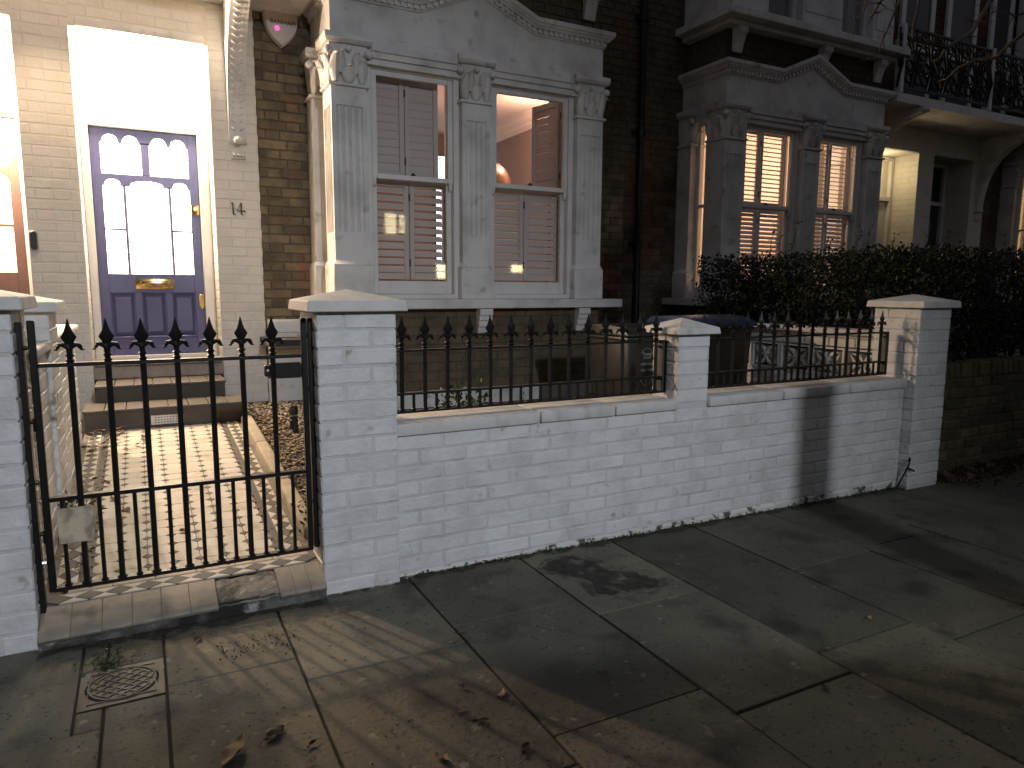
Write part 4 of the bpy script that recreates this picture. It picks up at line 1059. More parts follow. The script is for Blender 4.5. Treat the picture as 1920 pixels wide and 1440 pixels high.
# house number
nb = empty('house_number', (.125, YH, 1.90), 'weathered metal house number 14 on the painted pier right of the blue door', 'house number')
b = MB(); b.tube([(.082, YH-.006, 1.985), (.094, YH-.006, 1.994)], [.003, .007], 6); b.tube([(.096, YH-.006, 1.994), (.096, YH-.006, 1.908)], .0065, 6); b.tube([(.094, YH-.006, 1.910), (.104, YH-.006, 1.898), (.114, YH-.006, 1.901)], [.0065, .005, .003], 6); b.build('digit_one', NUMB, nb)
b = MB(); b.tube([(.158, YH-.006, 1.994), (.126, YH-.006, 1.930), (.186, YH-.006, 1.930)], .0055, 6); b.tube([(.160, YH-.006, 1.994), (.160, YH-.006, 1.905), (.172, YH-.006, 1.898)], [.0065, .0065, .004], 6); b.tube([(.186, YH-.006, 1.934), (.186, YH-.006, 1.920)], [.006, .003], 6); b.build('digit_four', NUMB, nb)
h12 = empty('terraced_house', (-2, YH, .2), 'neighbouring terraced house at the left edge with a brown-red front door', 'house')
house_front(h12, H12, door=REDDOOR, pane=PANEY, wall=False)
h16 = empty('terraced_house', (6.2, YH, .2), 'terraced house in the middle right with glowing louvred bay windows behind the hedge', 'house')
house_front(h16, H16, door=None, pane=CREAMBRICK, brick=DARKBRICK, first=True)
bay(h16, H16, (C(p=.046, lo=('closed', .95, .9), up=('closed', .18, .12)), C(p=.046, lo=('closed', .85, .95), up=('closed', .42, .42))), DARKBRICK)
room(h16, H16, .36, 3.94, CEIL)
bx('hall_door', CREAMBRICK, h16, -.90, -.125, YD+.0, YD+.04, .75, 2.56, H=H16)
h18 = empty('terraced_house', (11.5, YH, .2), 'farthest terraced house at the right edge with a dark door recess', 'house')
house_front(h18, H18, door=None, pane=None, brick=DARKBRICK, first=True, lim=60)
bay(h18, H18, (C(p=.07, lo=('open', .5, .5), up=('open', .5, .5)), C(p=.07, lo=('open', .5, .5), up=('open', .5, .5))), DARKBRICK, rich=False)
room(h18, H18, .36, 3.94, CEIL)
bx('hall_door', SLATDOOR, h18, -.90, -.125, YD+.0, YD+.04, .75, 2.56, H=H18)

# balcony railing over the porches of the two right houses
br = empty('balcony_railing', (9.1, 2.62, 3.6), 'black ornamental cast iron balcony railing above the porch at the upper right', 'railing')
for z in (3.66, 4.32): bx('rail', IRON, br, 7.36, 10.95, 2.655, 2.69, z, z+.025)
bar = MB(); bar.tube([(0, 0, 0), (0, -.02, .12), (0, -.055, .25), (0, -.02, .42), (0, 0, .56), (0, 0, .66)], [.012, .016, .018, .014, .011, .011], 6); barm = bar.mesh('baluster', IRON)
pan = MB()
for cx, cz, r in ((-.06, .10, .055), (.06, .10, .055), (-.065, .24, .06), (.065, .24, .06), (0, .40, .075), (-.07, .53, .05), (.07, .53, .05), (0, .19, .04), (0, .58, .04)):
    pts = [(cx+r*math.cos(t), -.01, cz+r*math.sin(t)) for t in np.linspace(0, 2*math.pi, 13)]; pan.tube(pts, .014, 5, cap=False)
panm = pan.mesh('scroll_panel', IRON)
for i in range(12):
    x = 7.45+.3*i
    place('baluster', barm, br, (x-.15+.02, 2.672, 3.66)); place('scroll_panel', panm, br, (x, 2.672, 3.68)); place('baluster', barm, br, (x+.11, 2.672, 3.66))
for i in range(3): bx('railing_post', STUCCO, br, 7.34+1.8*i, 7.40+1.8*i, 2.64, 2.70, 3.60, 4.36)
# ================================================================== STEPS AT THE DOOR
st = empty('front_steps', (-.5, 3.0, .3), 'three dark brown steps with tiled treads rising to the blue door', 'steps')
def step(x0, x1, y0, y1, zb, zt):
    bx('riser', STEPR, st, x0, x1, y0, y1, zb, zt-.018, bev=.003)
    n = int(round((x1-x0)/.128)); w = (x1-x0+.02)/n
    for i in range(n):
        bx('tread_tile', SLATET, st, x0-.01+i*w+.002, x0-.01+(i+1)*w-.002, y0-.014, y1, zt-.017, zt+R.uniform(-.0006, .0006), bev=.002)
step(-1.0, .035, 2.63, 2.985, .1, .478); step(-.937, -.07, 2.99, 3.385, .3, .598); step(-.945, -.06, 3.386, 3.45, .4, .712)
v = MB(); x0, x1, z0, z1, y = -.585, -.40, .352, .418, 2.622
nx, nz = 9, 3; dx, dz = (x1-x0-.016)/nx, (z1-z0-.014)/nz
for i in range(nx+1): v.box(x0+.008+dx*i-.0045, x0+.008+dx*i+.0045, y, y+.006, z0, z1)
for i in range(nx):
    for j in range(nz+1): v.box(x0+.008+dx*i+.0045, x0+.008+dx*(i+1)-.0045, y+.0005, y+.006, z0+.007+dz*j-.0045, z0+.007+dz*j+.0045)
v.box(x0-.012, x0+.003, y, y+.006, z0, z1); v.box(x1-.003, x1+.012, y, y+.006, z0, z1)
v.build('air_vent', STUCCO, st, smooth=False)
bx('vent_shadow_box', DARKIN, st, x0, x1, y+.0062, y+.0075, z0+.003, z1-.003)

# ================================================================== SMALL THINGS ON THE HOUSES
# alarm box
ab = empty('alarm_box', (.52, YH, 3.26), 'shield shaped grey burglar alarm box with pink light, high on the brick strip', 'alarm box')
def shield(s, n=10):
    A = Vector((-.138, .120)); Bp = Vector((.138, .105)); T = Vector((0, -.150)); p = []
    for (a, c, bul) in ((A, T, -.045), (T, Bp, -.045), (Bp, A, -.036)):
        d = c-a; nn = Vector((d.y, -d.x)).normalized()
        for k in range(n):
            t = k/n; q = a+d*t - nn*bul*math.sin(math.pi*t); p.append((q.x*s, q.y*s))
    return p
b = MB(); s1, s2 = shield(1.0), shield(.90); n = len(s1); cx, cz = .520, 3.392
vs = [(cx+u, YH-.003, cz+w) for u, w in s1] + [(cx+u, YH-.045, cz+w) for u, w in s1] + [(cx+u, YH-.062, cz+w) for u, w in s2]
b.add(vs, [tuple(range(n)), tuple(range(2*n, 3*n))] + [(r*n+i, r*n+(i+1) % n, (r+1)*n+(i+1) % n, (r+1)*n+i) for r in range(2) for i in range(n)])
b.build('housing', ALARM, ab, ang=35)
text('lettering', 'BANHAM', .052, INK, ab, (cx+.012, YH-.0640, cz+.035), (math.pi/2, 0, 0), .002, squash=.92)
text('lettering', 'SINCE 1926', .016, INK, ab, (cx+.012, YH-.0640, cz+.068), (math.pi/2, 0, 0), .002) if False else None
b = MB(); b.lathe((cx-.035, 0, 0), [(.019, 0), (.016, .008), (.006, .012)], 12)
b.v = [(x, YH-.062-z, cz-.012+y) for x, y, z in b.v]; b.build('indicator_light', LED, ab)
b = MB(); b.tube([(cx-.125, YH-.012, cz+.12), (cx-.128, YH-.012, cz+.42)], .006, 6); b.build('cable', GREYP, ab)
# entry bell
eb = empty('entry_bell', (-1.275, YH, 1.6), 'small dark oblong door bell on the white brick beside the brown door', 'door bell')
def capsule(hw, h):
    return [(hw*math.cos(t), h/2-hw+hw*math.sin(t)) for t in np.linspace(0, math.pi, 9)] + [(hw*math.cos(t), -h/2+hw+hw*math.sin(t)) for t in np.linspace(math.pi, 2*math.pi, 9)]
b = MB(); b.xz([(-1.277+u, 1.644+w) for u, w in capsule(.028, .145)], YH-.014, YH-.002); b.build('back_plate', GREYP, eb, bev=.002)
b = MB(); b.xz([(-1.277+u, 1.644+w) for u, w in capsule(.021, .130)], YH-.022, YH-.0145); b.build('face', BLKP, eb, bev=.002)
# meter cabinet
mc = empty('meter_cabinet', (.43, 3.3, .66), 'white boxed meter cabinet on the wall beside the porch, behind the gate latch', 'cabinet')
bx('box', WOODW, mc, .322, .585, 3.30, YH-.002, .665, 1.045, bev=.005)
bx('upper_door', WOODW, mc, .332, .575, 3.288, 3.299, .935, 1.035, bev=.003); bx('lower_door', WOODW, mc, .332, .575, 3.288, 3.299, .80, .930, bev=.003); bx('base_door', WOODW, mc, .332, .575, 3.288, 3.299, .675, .795, bev=.003)
b = MB(); b.lathe((0, 0, 0), [(.006, 0), (.006, .006)], 8); b.v = [(.555+x, 3.288-z, .915+y) for x, y, z in b.v]; b.build('catch', BLKP, mc)
bx('low_wall_render', STUCCO, h14, .312, .734, YH-.045, YH-.002, .10, .54, bev=.004)
# bollard light
bl = empty('garden_light', (.31, 2.28, .28), 'short black cylinder garden light standing in the gravel by the gate', 'garden light')
zz = .163+.055*2.28
b = MB(); b.lathe((.31, 2.28, zz), [(.030, 0), (.030, .085), (.026, .088), (.026, .100), (.030, .103), (.030, .112), (.026, .115), (.026, .122), (.031, .125), (.031, .180), (.026, .186)], 16); b.build('body', BLKP, bl)
b = MB(); b.lathe((.31, 2.28, zz+.112), [(.028, 0), (.028, .012)], 16); b.build('lens', GREYP, bl)
# drainpipes
def pipe(x, y, z0, z1, label, name='drainpipe', r=.035):
    t = empty(name, (x, y, z0), label, 'drainpipe')
    b = MB(); b.tube([(x, y, z0), (x, y, z1)], r, 12); b.build('pipe', IRON, t)
    for z in np.arange(z0+.4, z1, 1.15):
        b = MB(); b.tube([(x, y, z), (x, y, z+.09)], r*1.28, 12); b.box(x-.085, x+.085, y+r*.6, y+r+.012, z+.025, z+.065); b.build('collar', IRON, t, ang=30)
pipe(4.16, YH-.052, .2, 6.2, 'black cast iron drainpipe on the dark brick between the two bays')
# lamps as objects
def globe(name, c, r, label, stem):
    t = empty(name, c, label, 'lamp')
    b = MB(); b.lathe((c[0], c[1], c[2]-r), [(.01, 0), (r*.7, r*.25), (r, r), (r*.7, r*1.75), (r*.3, r*2)], 14); g = b.build('glass', BULB, t)
    return t
pl = empty('porch_light', (-.5, 3.58, 3.12), 'glowing flush glass lamp under the porch opening above the blue door', 'lamp')
b = MB(); b.lathe((-.5, 3.58, 3.115), [(.03, 0), (.075, .015), (.085, .04), (.085, .055)], 16); b.build('glass', BULB, pl)
b = MB(); b.lathe((-.5, 3.58, 3.171), [(.095, 0), (.095, .006)], 16); b.build('ceiling_plate', WOODW, pl)
bpy.data.objects['porch_light_recess'].location = (-.5, 3.58, 3.06)

# ================================================================== INTERIOR THINGS
pend = empty('pendant_lamp', (3.10, 4.75, 2.45), 'large copper dome pendant lamp seen through the right bay window', 'lamp')
b = MB(); b.lathe((3.08, 4.75, 2.46), [(.23, 0), (.245, .02), (.232, .12), (.185, .22), (.11, .285), (.03, .31), (.012, .33)], 24); b.build('shade', COPPER, pend)
b = MB(); b.tube([(3.08, 4.75, 2.78), (3.08, 4.75, 3.52)], .006, 6); b.build('flex', BLKP, pend)
sc = empty('wall_screen', (3.2, 6.9, 1.5), 'bright white lit panel at the back of the front room behind the left shutters', 'screen')
bx('panel', SCREEN, sc, 3.27, 3.56, 6.93, 6.94, 1.45, 3.2); bx('frame', DARKIN, sc, 3.25, 3.58, 6.945, 6.96, 1.43, 3.22)

# ================================================================== BINS
def bin_(x, y, w, d, h, lidm, label, z0, lettering=False):
    t = empty('wheelie_bin', (x, y, z0), label, 'wheelie bin')
    b = MB(); tp = .045
    b.hexa([(x-w/2+tp, y-d/2+tp*.6, z0+.05), (x+w/2-tp, y-d/2+tp*.6, z0+.05), (x+w/2-tp, y+d/2-tp, z0+.05), (x-w/2+tp, y+d/2-tp, z0+.05)],
           [(x-w/2, y-d/2, z0+h-.09), (x+w/2, y-d/2, z0+h-.09), (x+w/2, y+d/2, z0+h-.09), (x-w/2, y+d/2, z0+h-.09)])
    b.box(x-w/2-.015, x+w/2+.015, y-d/2-.015, y+d/2+.015, z0+h-.115, z0+h-.085); body = b.build('body', BINM, t, bev=.012, seg=2)
    b = MB(); b.yz([(y-d/2-.03, z0+h-.082), (y-d/2-.03, z0+h-.06), (y-d/2+.06, z0+h-.015), (y, z0+h), (y+d/2-.04, z0+h-.012), (y+d/2+.03, z0+h-.05), (y+d/2+.03, z0+h-.082)], x-w/2-.025, x+w/2+.025); b.build('lid', lidm, t, bev=.012, seg=2, ang=30)
    for s in (-1, 1):
        b = MB(); b.tube([(x+s*(w/2-.06), y+d/2-.02, z0+.10), (x+s*(w/2-.005), y+d/2-.02, z0+.10)], .10, 14); b.build('wheel', BLKP, t)
    if lettering:
        yf = y-d/2-.004+.020
        cx, cz = x-.075, z0+h-.30
        b = MB(); pts = [(cx+.072*math.cos(a), yf-.012, cz+.135*math.sin(a)) for a in np.linspace(0, 2*math.pi, 33)]; b.tube(pts, .002, 4, cap=False); b.build('oval_mark', BINTX, t)
        for body_, size, dz in (('Young', .034, .092), ('Council', .022, .066), ('DOMESTIC WASTE', .0215, .018), ('COLLECTION', .0225, -.024), ('NO HOT ASHES', .011, -.072), ('PLEASE CLOSE LID', .011, -.088)):
            if size < .015: 
                b = MB(); b.box(cx-.04, cx+.04, yf-.014, yf-.012, cz+dz, cz+dz+.004); b.build('label_line', BINTX, t); continue
            text('lettering', body_, size, BINTX, t, (cx, yf-.014, cz+dz), (math.pi/2, 0, 0), .0015, squash=.72 if 'WASTE' in body_ else .9)
bin_(2.66, 1.42, .50, .52, 1.06-.235, BINM, 'black wheelie bin with white oval council lettering behind the left railing', .235, True)
bin_(3.30, 1.40, .56, .55, 1.115-.235, BINBL, 'black wheelie bin with a blue lid behind the short white pier', .235)

# ================================================================== PLANTS
rgp = np.random.default_rng(11)
def leaf_cloud(name, m, P, size, squash=.6, up=.3, aspect=.5):
    """many folded leaf faces (two triangles each side of the mid rib) at points P"""
    n = len(P); d = rgp.normal(size=(n, 3)); d[:, 2] += up; d /= np.linalg.norm(d, axis=1)[:, None]
    a = rgp.normal(size=(n, 3)); s = np.cross(d, a); s /= np.linalg.norm(s, axis=1)[:, None]; nn = np.cross(s, d)
    L = (size*rgp.uniform(.6, 1.3, n))[:, None]; w = L*aspect
    A = P; B = P+d*L*.5+s*w*.5+nn*w*.18; Cc = P+d*L; D = P+d*L*.5-s*w*.5+nn*w*.18
    V = np.stack([A, B, Cc, D], 1).reshape(-1, 3); i = np.arange(n)*4
    F = np.concatenate([np.stack([i, i+1, i+2], 1), np.stack([i, i+2, i+3], 1)])
    return np_mesh(name, V, F, m)
def hedge(name, label, boxes, n, z_core, twigs, ground):
    c = boxes[0]; t = empty(name, ((c[0]+c[1])/2, (c[2]+c[3])/2, ground), label, 'hedge')
    Ps = []
    vol = [(b[1]-b[0])*(b[3]-b[2])*(b[5]-b[4])+2*((b[1]-b[0]+b[3]-b[2])*(b[5]-b[4])) for b in boxes]
    for b, v_ in zip(boxes, vol):
        k = int(n*v_/sum(vol)); u = rgp.uniform(0, 1, (k, 3))
        # push most leaves toward the outer shell
        ax = rgp.integers(0, 3, k); sd = rgp.integers(0, 2, k); q = rgp.uniform(0, 1, k)**2.2*.45
        sh = rgp.uniform(0, 1, k) < .72
        for j in range(3):
            m_ = sh & (ax == j); u[m_, j] = np.where(sd[m_] == 1, 1-q[m_], q[m_])
        p = np.array([b[0], b[2], b[4]])+u*np.array([b[1]-b[0], b[3]-b[2], b[5]-b[4]])
        f = lambda s, o: np.sin(p[:, 0]*s*2.1+o)*np.sin(p[:, 1]*s*1.7+o*2)*np.sin(p[:, 2]*s*1.9+o*3)
        amp = (.07*f(3.1, 1)+.05*f(7.3, 4)+.03*f(15, 2))[:, None]
        ctr = np.array([(b[0]+b[1])/2, (b[2]+b[3])/2, (b[4]+b[5])/2])
        dirn = (p-ctr)/(np.array([b[1]-b[0], b[3]-b[2], b[5]-b[4]])/2)
        p = p+dirn*amp+rgp.normal(size=p.shape)*.018
        keep = (f(9.0, 7) > -.42) & (p[:, 2] > b[4]-.05)
        Ps.append(p[keep])
    Pt = np.concatenate(Ps)
    place('foliage', leaf_cloud('foliage', HEDGE, Pt, .040), t, (0, 0, 0))['kind'] = 'stuff'
    b = MB()
    for bb in boxes:
        for _ in range(int(26*(bb[1]-bb[0]+bb[3]-bb[2]))):
            x, y = rgp.uniform(bb[0]+.1, bb[1]-.1), rgp.uniform(bb[2]+.1, bb[3]-.1); z = ground
            pts = [(x, y, z)]; 
            for k in range(4): x += rgp.normal()*.07; y += rgp.normal()*.07; z += (bb[5]-ground)*.24; pts.append((x, y, z))
            b.tube(pts, [.012, .010, .008, .006, .003], 4, cap=False)
    b.build('stems', TWIG, t)
    b = MB(); LP = []
    for (x, y, z, dx, dy, h) in twigs:
        pts = [(x, y, z-.25)]; 
        for k in range(1, 8): pts.append((x+dx*k/7+rgp.normal()*.006, y+dy*k/7, z-.25+(h+.25)*k/7))
        b.tube(pts, [.005, .005, .0045, .004, .0035, .003, .0025, .0015], 5)
        for k in range(2, 8):
            for _ in range(3): LP.append(np.array(pts[k])+rgp.normal(size=3)*.012)
            e = pts[k]; b.tube([e, (e[0]+rgp.normal()*.035, e[1]+rgp.normal()*.02, e[2]+.03)], [.002, .001], 4)
    b.build('shoot', TWIG, t); place('shoot_leaves', leaf_cloud('shoot_leaves', HEDGE, np.array(LP), .028), t, (0, 0, 0))['kind'] = 'stuff'
    return t
hedge('hedge', 'dark evergreen hedge growing over the side wall in front of the glowing bay', [(4.16, 4.95, .42, 2.42, .98, 1.60), (4.30, 4.95, 1.45, 2.30, .5, 1.4)], 26000, 1, [(4.35, 1.72, 1.62, .05, 0, .27), (4.3, 1.50, 1.62, .16, 0, .25), (4.40, 1.62, 1.62, -.03, 0, .16), (4.4, 1.22, 1.64, .10, 0, .14), (4.5, 1.0, 1.62, .08, 0, .18), (4.3, .78, 1.62, .12, 0, .16), (4.42, .6, 1.62, .02, 0, .10)], .25)
hedge('hedge', 'dark clipped hedge above the yellow brick wall at the right edge', [(4.26, 8.6, .20, .95, .83, 1.62)], 30000, 1, [(4.9, .5, 1.64, .05, 0, .12), (5.6, .4, 1.64, -.04, 0, .10), (4.55, .45, 1.64, .09, 0, .20)], .2)
def shrub(name, label, c, r, h, n, size):
    t = empty(name, c, label, 'shrub')
    b = MB(); LP = []
    for _ in range(14):
        a = rgp.uniform(0, 6.28); q = rgp.uniform(.2, 1)*r; pts = [(c[0], c[1], c[2]-.03)]
        for k in range(1, 5): pts.append((c[0]+math.cos(a)*q*k/4+rgp.normal()*.008, c[1]+math.sin(a)*q*k/4, c[2]+h*rgp.uniform(.7, 1)*k/4))
        b.tube(pts, [.005, .004, .0035, .003, .0015], 5)
        for k in range(1, 5):
            for _ in range(n//56+1): LP.append(np.array(pts[k])+rgp.normal(size=3)*np.array([.035, .035, .03]))
    b.build('stem', TWIG, t); place('foliage', leaf_cloud('foliage', SHRUB, np.array(LP), size), t, (0, 0, 0))['kind'] = 'stuff'
shrub('garden_shrub', 'small leafy green shrub behind the left railing near the tall pier', (1.16, 1.2, .23), .16, .46, 460, .045)
shrub('garden_shrub', 'low dark round shrub behind the wall in front of the bin', (2.02, 1.1, .23), .17, .33, 600, .035)
shrub('garden_weed', 'tiny sprig just showing above the wall coping between the two shrubs', (1.50, 1.0, .26), .05, .37, 60, .03)
shrub('garden_weed', 'green weed sprouting at the path edge behind the gate latch side', (.055, .42, .20), .06, .12, 120, .03)
shrub('garden_weed', 'dark weed tuft growing at the foot of the left path wall', (-.955, .92, .20), .07, .10, 160, .035)
shrub('garden_weed', 'dark weed tuft in the paving joint behind the manhole cover', (-.78, -.245, .03), .035, .03, 120, .016)

# ================================================================== LEAVES
def leaf_mesh(seed, m, L=.070):
    rr = random.Random(seed); b = MB(); n = 9; k = 5; V = []
    cu, tw = rr.uniform(.2, .8), rr.uniform(-.5, .5)
    for i in range(n+1):
        t = i/n; w = L*.46*math.sin(math.pi*min(max(t, .03), .97))**.8*(1+.13*math.sin(t*23+seed))
        for j in range(k):
            s = (j/(k-1)-.5)*2
            x = (t-.5)*L; y = s*w/2; z = abs(s)**1.6*w*.35*cu + .012*cu*(2*t-1)**2 + .004*math.sin(9*t+3*s+seed)+y*tw*(t-.5)
            V.append((x, y, z+rr.uniform(-.001, .001)))
    zmin = min(p[2] for p in V); V = [(x, y, z-zmin+.001) for x, y, z in V]
    b.add(V, [(i*k+j, i*k+j+1, (i+1)*k+j+1, (i+1)*k+j) for i in range(n) for j in range(k-1)])
    b.tube([(-L*.5, 0, V[2][2]), (-L*.75, .004, .004)], [.0015, .001], 4)
    me = b.mesh('fallen_leaf', m, recalc=False, ang=80)
    return me
LB = [leaf_mesh(i, LEAFB) for i in range(6)]; LPM = [leaf_mesh(20+i, LEAFP, .085) for i in range(2)]
def leaf(x, y, z, label, group=None, me=None, s=1.0, tilt=.15):
    s *= .85
    o = place('fallen_leaf', me or R.choice(LB), None, (x, y, z), (R.uniform(-tilt, tilt), R.uniform(-tilt, tilt), R.uniform(0, 6.28)), (s, s, s))
    tag(o, label, 'leaf', group); return o
G = 'leaves scattered on the pavement'
leaf(-.345, -.872, gz(-.35)+.002, 'large curled dark brown leaf with a pale half lying on the paving below the gate', G, LB[1], 1.25)
leaf(-.457, -.912, gz(-.45)+.002, 'largest pale tan leaf lying at the bottom edge of the picture', G, LPM[0], 1.5)
leaf(-.259, -.965, gz(-.26)+.002, 'small dark oval leaf right of the large curled leaf on the paving', G, LB[2], .6)
leaf(.242, -.889, gz(.2)+.002, 'brown leaf left of the long joint, nearest the wall in its cluster', G, LB[0], .75)
leaf(.336, -.972, gz(.3)+.002, 'crinkled pinkish leaf close beside the long paving joint', G, LPM[1], .75)
leaf(.184, -.999, gz(.2)+.002, 'pale brown leaf left in the cluster beside the long joint', G, LPM[1], .55)
leaf(.213, -1.074, gz(.2)+.002, 'dark curled leaf lowest in the cluster beside the long joint', G, LB[3], .75)
leaf(.27, -1.251, gz(.2)+.002, 'flat dark leaf near the bottom edge beside the long joint', G, LB[4], .9)
leaf(.048, -1.182, gz(0)+.002, 'reddish brown leaf at the bottom edge left of centre', G, LB[5], .85)
leaf(.697, -1.017, gz(.7)+.002, 'dark leaf alone on the shaded flag right of the long joint', G, LB[2], .6)
leaf(1.297, -1.415, gz(1.3)+.002, 'squarish dark leaf on the far right flags', G, LB[4], .7)
leaf(.375, -.555, gz(.3)+.004, 'dark rolled leaf lying in the joint crossing below the wall', G, LB[3], .55)
leaf(-.50, -.175, gz(-.5)+.002, 'leaf leaning at the foot of the entrance step', G, LB[0], .8)
leaf(1.9, -1.15, gz(1.9)+.002, 'pale scrap of leaf on the dark flags at the right', G, LPM[1], .5)
for i in range(26):
    x, y = R.uniform(-.98, -.62), 2.58-abs(R.gauss(0, .35)); 
    if x > -.8 and R.random() < .5: x -= .12
    leaf(x, y, pz(y)+R.uniform(.002, .03), 'brown dead leaf in the drift at the foot of the steps, left side', 'dead leaves drifted by the steps', s=R.uniform(.8, 1.35), tilt=.5)
for i in range(14):
    x, y = R.uniform(-.985, -.88), R.uniform(.35, 1.7)
    leaf(x, y, pz(y)+R.uniform(.002, .02), 'brown dead leaf lying along the left wall of the path', 'dead leaves along the path wall', s=R.uniform(.6, 1.0), tilt=.5)
leaf(-.735, 1.02, pz(1.02)+.002, 'crumpled brown leaf alone on the tiles left of centre', None, LB[1], 1.15)
leaf(-.80, 1.20, pz(1.20)+.002, 'small brown leaf just beyond the crumpled one on the tiles', None, LB[2], .9)
leaf(-.045, 1.95, pz(1.95)+.002, 'dark leaf on the tiles near the right edging', None, LB[3], .9)
leaf(-.50, .64, pz(.64)+.0015, 'flat pinkish leaf on the tiles behind the gate bars', None, LPM[0], .8, .02)
leaf(.36, 2.0, .163+.055*2.0+.02, 'brown leaf on the gravel by the black garden light', None, LB[0], 1.1)
# leaf litter under the neighbour wall
V = []; b = MB()
N = 900; P_ = np.stack([rgp.uniform(4.25, 8, N), .08-np.abs(rgp.normal(0, .13, N)), np.zeros(N)], 1); P_[:, 2] = .03-.011*P_[:, 0]+rgp.uniform(0, .05, N)*np.clip(1.2+P_[:, 1]*4, .1, 1)
o = place('leaf_litter', leaf_cloud('leaf_litter', LEAFB, P_, .06, up=.2, aspect=.6), None, (0, 0, 0)); tag(o, 'drift of dead leaves at the foot of the yellow brick wall', 'leaf litter', kind='stuff')
# crumbs of soil and grit on paving, and moss along the wall foot
N = 500; gx = np.concatenate([rgp.uniform(-.45, -.18, 110)+0, rgp.uniform(-1, 3.5, 390)]); gy = np.concatenate([rgp.normal(-.30, .05, 110), rgp.uniform(-1.6, -.05, 390)])
sc_ = np.concatenate([rgp.uniform(.001, .0035, 110), rgp.uniform(.0008, .003, 390)])
Vn = iv[None]*sc_[:, None, None]; Vn = Vn+np.stack([gx, gy, .031-.011*gx+.001], 1)[:, None]
o = place('grit', np_mesh('grit', Vn.reshape(-1, 3), (ifc[None]+(np.arange(N)*len(iv))[:, None, None]).reshape(-1, 3), JOINT), None, (0, 0, 0)); tag(o, 'dark crumbs and grit scattered over the paving', 'grit', kind='stuff')
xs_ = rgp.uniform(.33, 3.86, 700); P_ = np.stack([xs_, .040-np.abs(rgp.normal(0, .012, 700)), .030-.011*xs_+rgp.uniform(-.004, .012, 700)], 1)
o = place('moss', leaf_cloud('moss', JOINT, P_, .012, up=.6, aspect=.8), None, (0, 0, 0)); tag(o, 'dark soil and moss line along the foot of the white wall', 'moss', kind='stuff')
# wire end beside the right pier
b = MB(); b.tube([(3.84, .03, .0), (3.845, -.01, .10), (3.85, -.03, .16), (3.853, -.035, .20), (3.84, -.04, .215), (3.83, -.035, .19)], .006, 6); b.tube([(3.85, -.03, .14), (3.885, -.05, .12)], .007, 6)
o = b.build('cable', BLKP, None); tag(o, 'short black cable end curling from the wall foot beside the right pier', 'cable')

# ================================================================== STREET TREE (stands just out of frame to the right; its twigs hang in the upper right)
tr = empty('street_tree', (2.26, -3.05, 0), 'bare winter street tree with thin twigs hanging into the upper right corner', 'tree')
b = MB(); tx, ty = 2.26, -3.05
b.tube([(tx, ty, -.1), (tx+.01, ty, 1.0), (tx-.02, ty+.02, 2.2), (tx, ty+.04, 3.3)], [.155, .118, .110, .105], 12); b.build('trunk', BARK, tr)
def branch(b, p, d, L, r, depth):
    pts = [p]; q = Vector(p); d = Vector(d).normalized(); n = 5
    for k in range(n):
        d = (d+Vector((R.gauss(0, .16), R.gauss(0, .16), R.gauss(.02, .12)))).normalized(); q = q+d*L/n
        rel = q-CAMP; zz_ = rel.dot(Fv)
        if zz_ > .05:
            sx, sy = 960+1317*rel.dot(R2)/zz_, 720-1317*rel.dot(U2)/zz_
            if -60 < sx < 1720 and -60 < sy < 1500 or (sx < 2000 and sy > 110 and sy < 1500 and sx > -60): break
        pts.append(tuple(q))
    n = len(pts)-1
    if n < 2: return
    b.tube(pts, [r*(1-.55*k/n) for k in range(n+1)], 6 if r > .02 else 4, cap=False)
    if depth > 0:
        for _ in range(4 if depth > 1 else 3):
            k = R.randint(1, n); a = Vector((R.gauss(0, 1), R.gauss(0, 1), R.gauss(.1, .7))).normalized()
            branch(b, pts[k], (d*.75+a*.75), L*R.uniform(.5, .72), r*.5, depth-1)
b = MB()
for a in (-1.3, -.7, -.1, .4, 4.3):
    branch(b, (tx, ty+.04, 3.2+R.uniform(-.3, .1)), (math.cos(a)*.8, math.sin(a)*.8, .9), R.uniform(1.9, 2.6), .06, 3)
b.build('branches', BARK, tr, ang=60)
tw = MB()
C0 = np.array(CAMP)
def pix(px, py, Y):
    f = 1317.126; r = np.array(Fv)+np.array(R2)*(px-960)/f-np.array(U2)*(py-720)/f
    t = (Y-C0[1])/r[1]; return tuple(C0+r*t)
def twig(path, r0, r1, Y0, Y1, kids=6):
    n = len(path); pts = [pix(x, y, Y0+(Y1-Y0)*i/(n-1)) for i, (x, y) in enumerate(path)]
    tw.tube(pts, [r0+(r1-r0)*i/(n-1) for i in range(n)], 6)
    for _ in range(kids):
        i = R.randint(1, n-1); p = Vector(pts[i]); dd = Vector((R.gauss(0, 1), R.gauss(0, .5), R.gauss(-.1, .7))).normalized()
        tw.tube([tuple(p), tuple(p+dd*.05+Vector((0, 0, -.01))), tuple(p+dd*.11)], [r1*1.0+.001, .0016, .0008], 4)
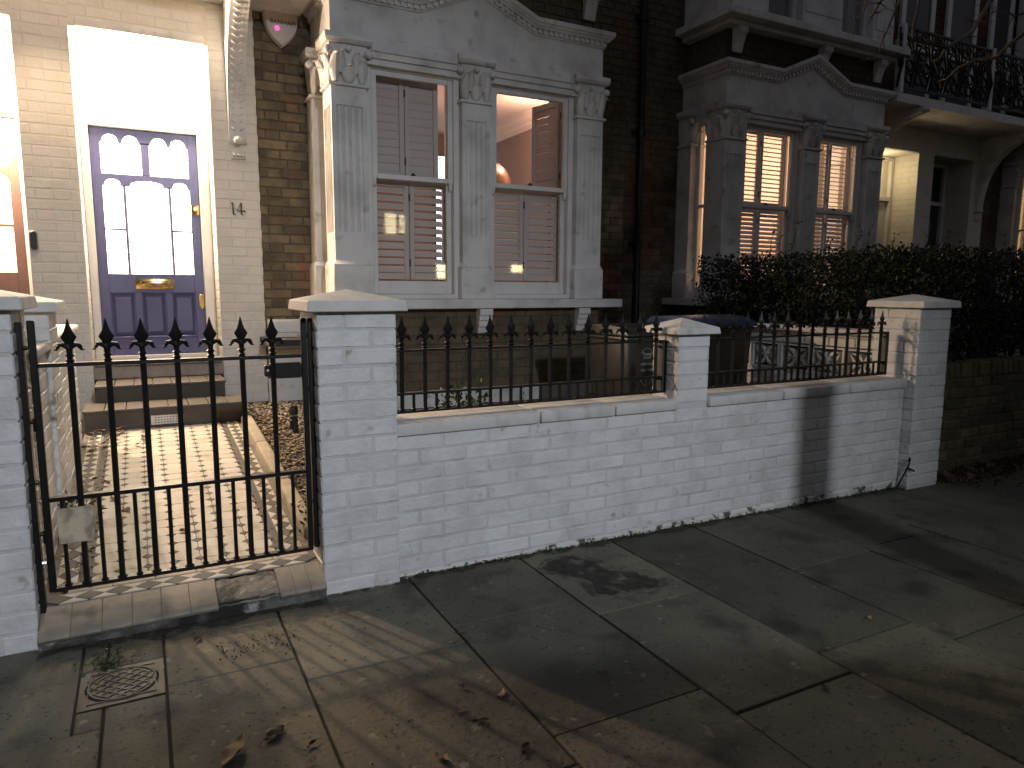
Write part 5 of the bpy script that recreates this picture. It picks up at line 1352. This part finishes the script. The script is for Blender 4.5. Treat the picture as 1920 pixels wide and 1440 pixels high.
# thicker pale boughs sweeping from the right, then dark hanging twigs
twig([(2080, 20), (1930, 55), (1890, 85), (1868, 108), (1830, 112), (1795, 128), (1775, 148), (1760, 152)], .014, .005, -.6, -.2, 7)
twig([(1960, -60), (1870, -20), (1822, 60), (1775, 90), (1745, 83), (1710, 76), (1712, 55), (1720, 20), (1726, -20)], .011, .006, -.7, -.4, 7)
twig([(1775, 88), (1762, 108), (1750, 113)], .007, .003, -.42, -.40, 2)
twig([(1700, -30), (1680, 15), (1668, 45), (1655, 75), (1648, 98)], .007, .003, -.4, -.3, 9)
twig([(1668, -25), (1650, 5), (1638, 25), (1628, 36)], .006, .003, -.4, -.3, 6)
twig([(1640, -30), (1626, 0), (1620, 20), (1605, 38)], .006, .003, -.45, -.35, 6)
twig([(1900, -30), (1850, 10), (1830, 40), (1815, 70)], .007, .003, -.5, -.3, 9)
twig([(1940, 20), (1900, 30), (1880, 15), (1860, 25)], .006, .003, -.5, -.4, 6)
tw.build('twigs', TWIG, tr, ang=60)

# ================================================================== PARKED CAR at the kerb behind the camera
cr = empty('parked_van', (-.6, -4.7, -.1), 'dark parked car standing at the kerb behind the viewpoint', 'van')
b = MB(); cx0, yc, z0 = -3.3, -4.72, -.09
sil = [(0, .40), (0, .95), (.06, 1.30), (.22, 1.70), (.6, 1.84), (2.6, 1.89), (3.5, 1.87), (3.95, 1.80), (4.6, 1.62), (5.1, 1.42), (5.75, 1.28), (6.15, 1.05), (6.2, .42), (5.9, .28), (.3, .28)]
sec = [(-.88, .0), (-.93, .35), (-.9, .7), (-.72, 1.0)]
n = len(sil); V = []
for off, sh in ((-.92, 0), (-.90, .02), (.90, .02), (.92, 0)):
    for (u, w) in sil:
        k = 1.0 if w < 1.1 else .90
        V.append((cx0+u, yc+off*k, z0+w))
b.add(V, [tuple(range(n)), tuple(range(3*n, 4*n))] + [(r*n+i, r*n+(i+1) % n, (r+1)*n+(i+1) % n, (r+1)*n+i) for r in range(3) for i in range(n)])
b.build('body', CARP, cr, bev=.03, seg=2, ang=35)
for u in (1.0, 5.0):
    for s in (-1, 1):
        b = MB(); b.tube([(cx0+u, yc+s*.70, z0+.33), (cx0+u, yc+s*.93, z0+.33)], .33, 20); w = b.build('wheel', TYRE, cr)
        b = MB(); b.tube([(cx0+u, yc+s*.86, z0+.33), (cx0+u, yc+s*.94, z0+.33)], .2, 16); b.build('rim', GREYP, w)

# ================================================================== HOUSE ACROSS THE ROAD (its lit windows show as reflections in the bay glass)
oh = empty('terraced_house', (5, -18.3, 0), 'dark brick house standing across the road behind the viewpoint with small lit windows', 'house')
bx('wall', DARKBRICK, oh, -9, 16, -18.6, -18.05, -.2, 8.5)
YWIN = emis('lit_window_far', (1.0, .82, .45), 13)
def far_window(x0, x1, z0, z1, bars):
    w = MB(); w.box(x0-.06, x0, -18.04, -17.98, z0-.06, z1+.06); w.box(x1, x1+.06, -18.04, -17.98, z0-.06, z1+.06); w.box(x0, x1, -18.04, -17.98, z0-.06, z0); w.box(x0, x1, -18.04, -17.98, z1, z1+.06)
    for i in range(bars): z = z0+(z1-z0)*(i+1)/(bars+1); w.box(x0, x1, -18.02, -17.99, z-.018, z+.018)
    f = w.build('window', WOODW, oh, smooth=False); b = MB(); b.box(x0, x1, -18.045, -18.025, z0, z1); b.build('pane', YWIN, f, smooth=False)
far_window(13.28, 13.82, 2.0, 2.30, 0); far_window(7.84, 8.27, 3.40, 4.12, 9); far_window(8.40, 8.62, 3.45, 4.08, 9); far_window(9.93, 10.36, 1.70, 2.24, 1)
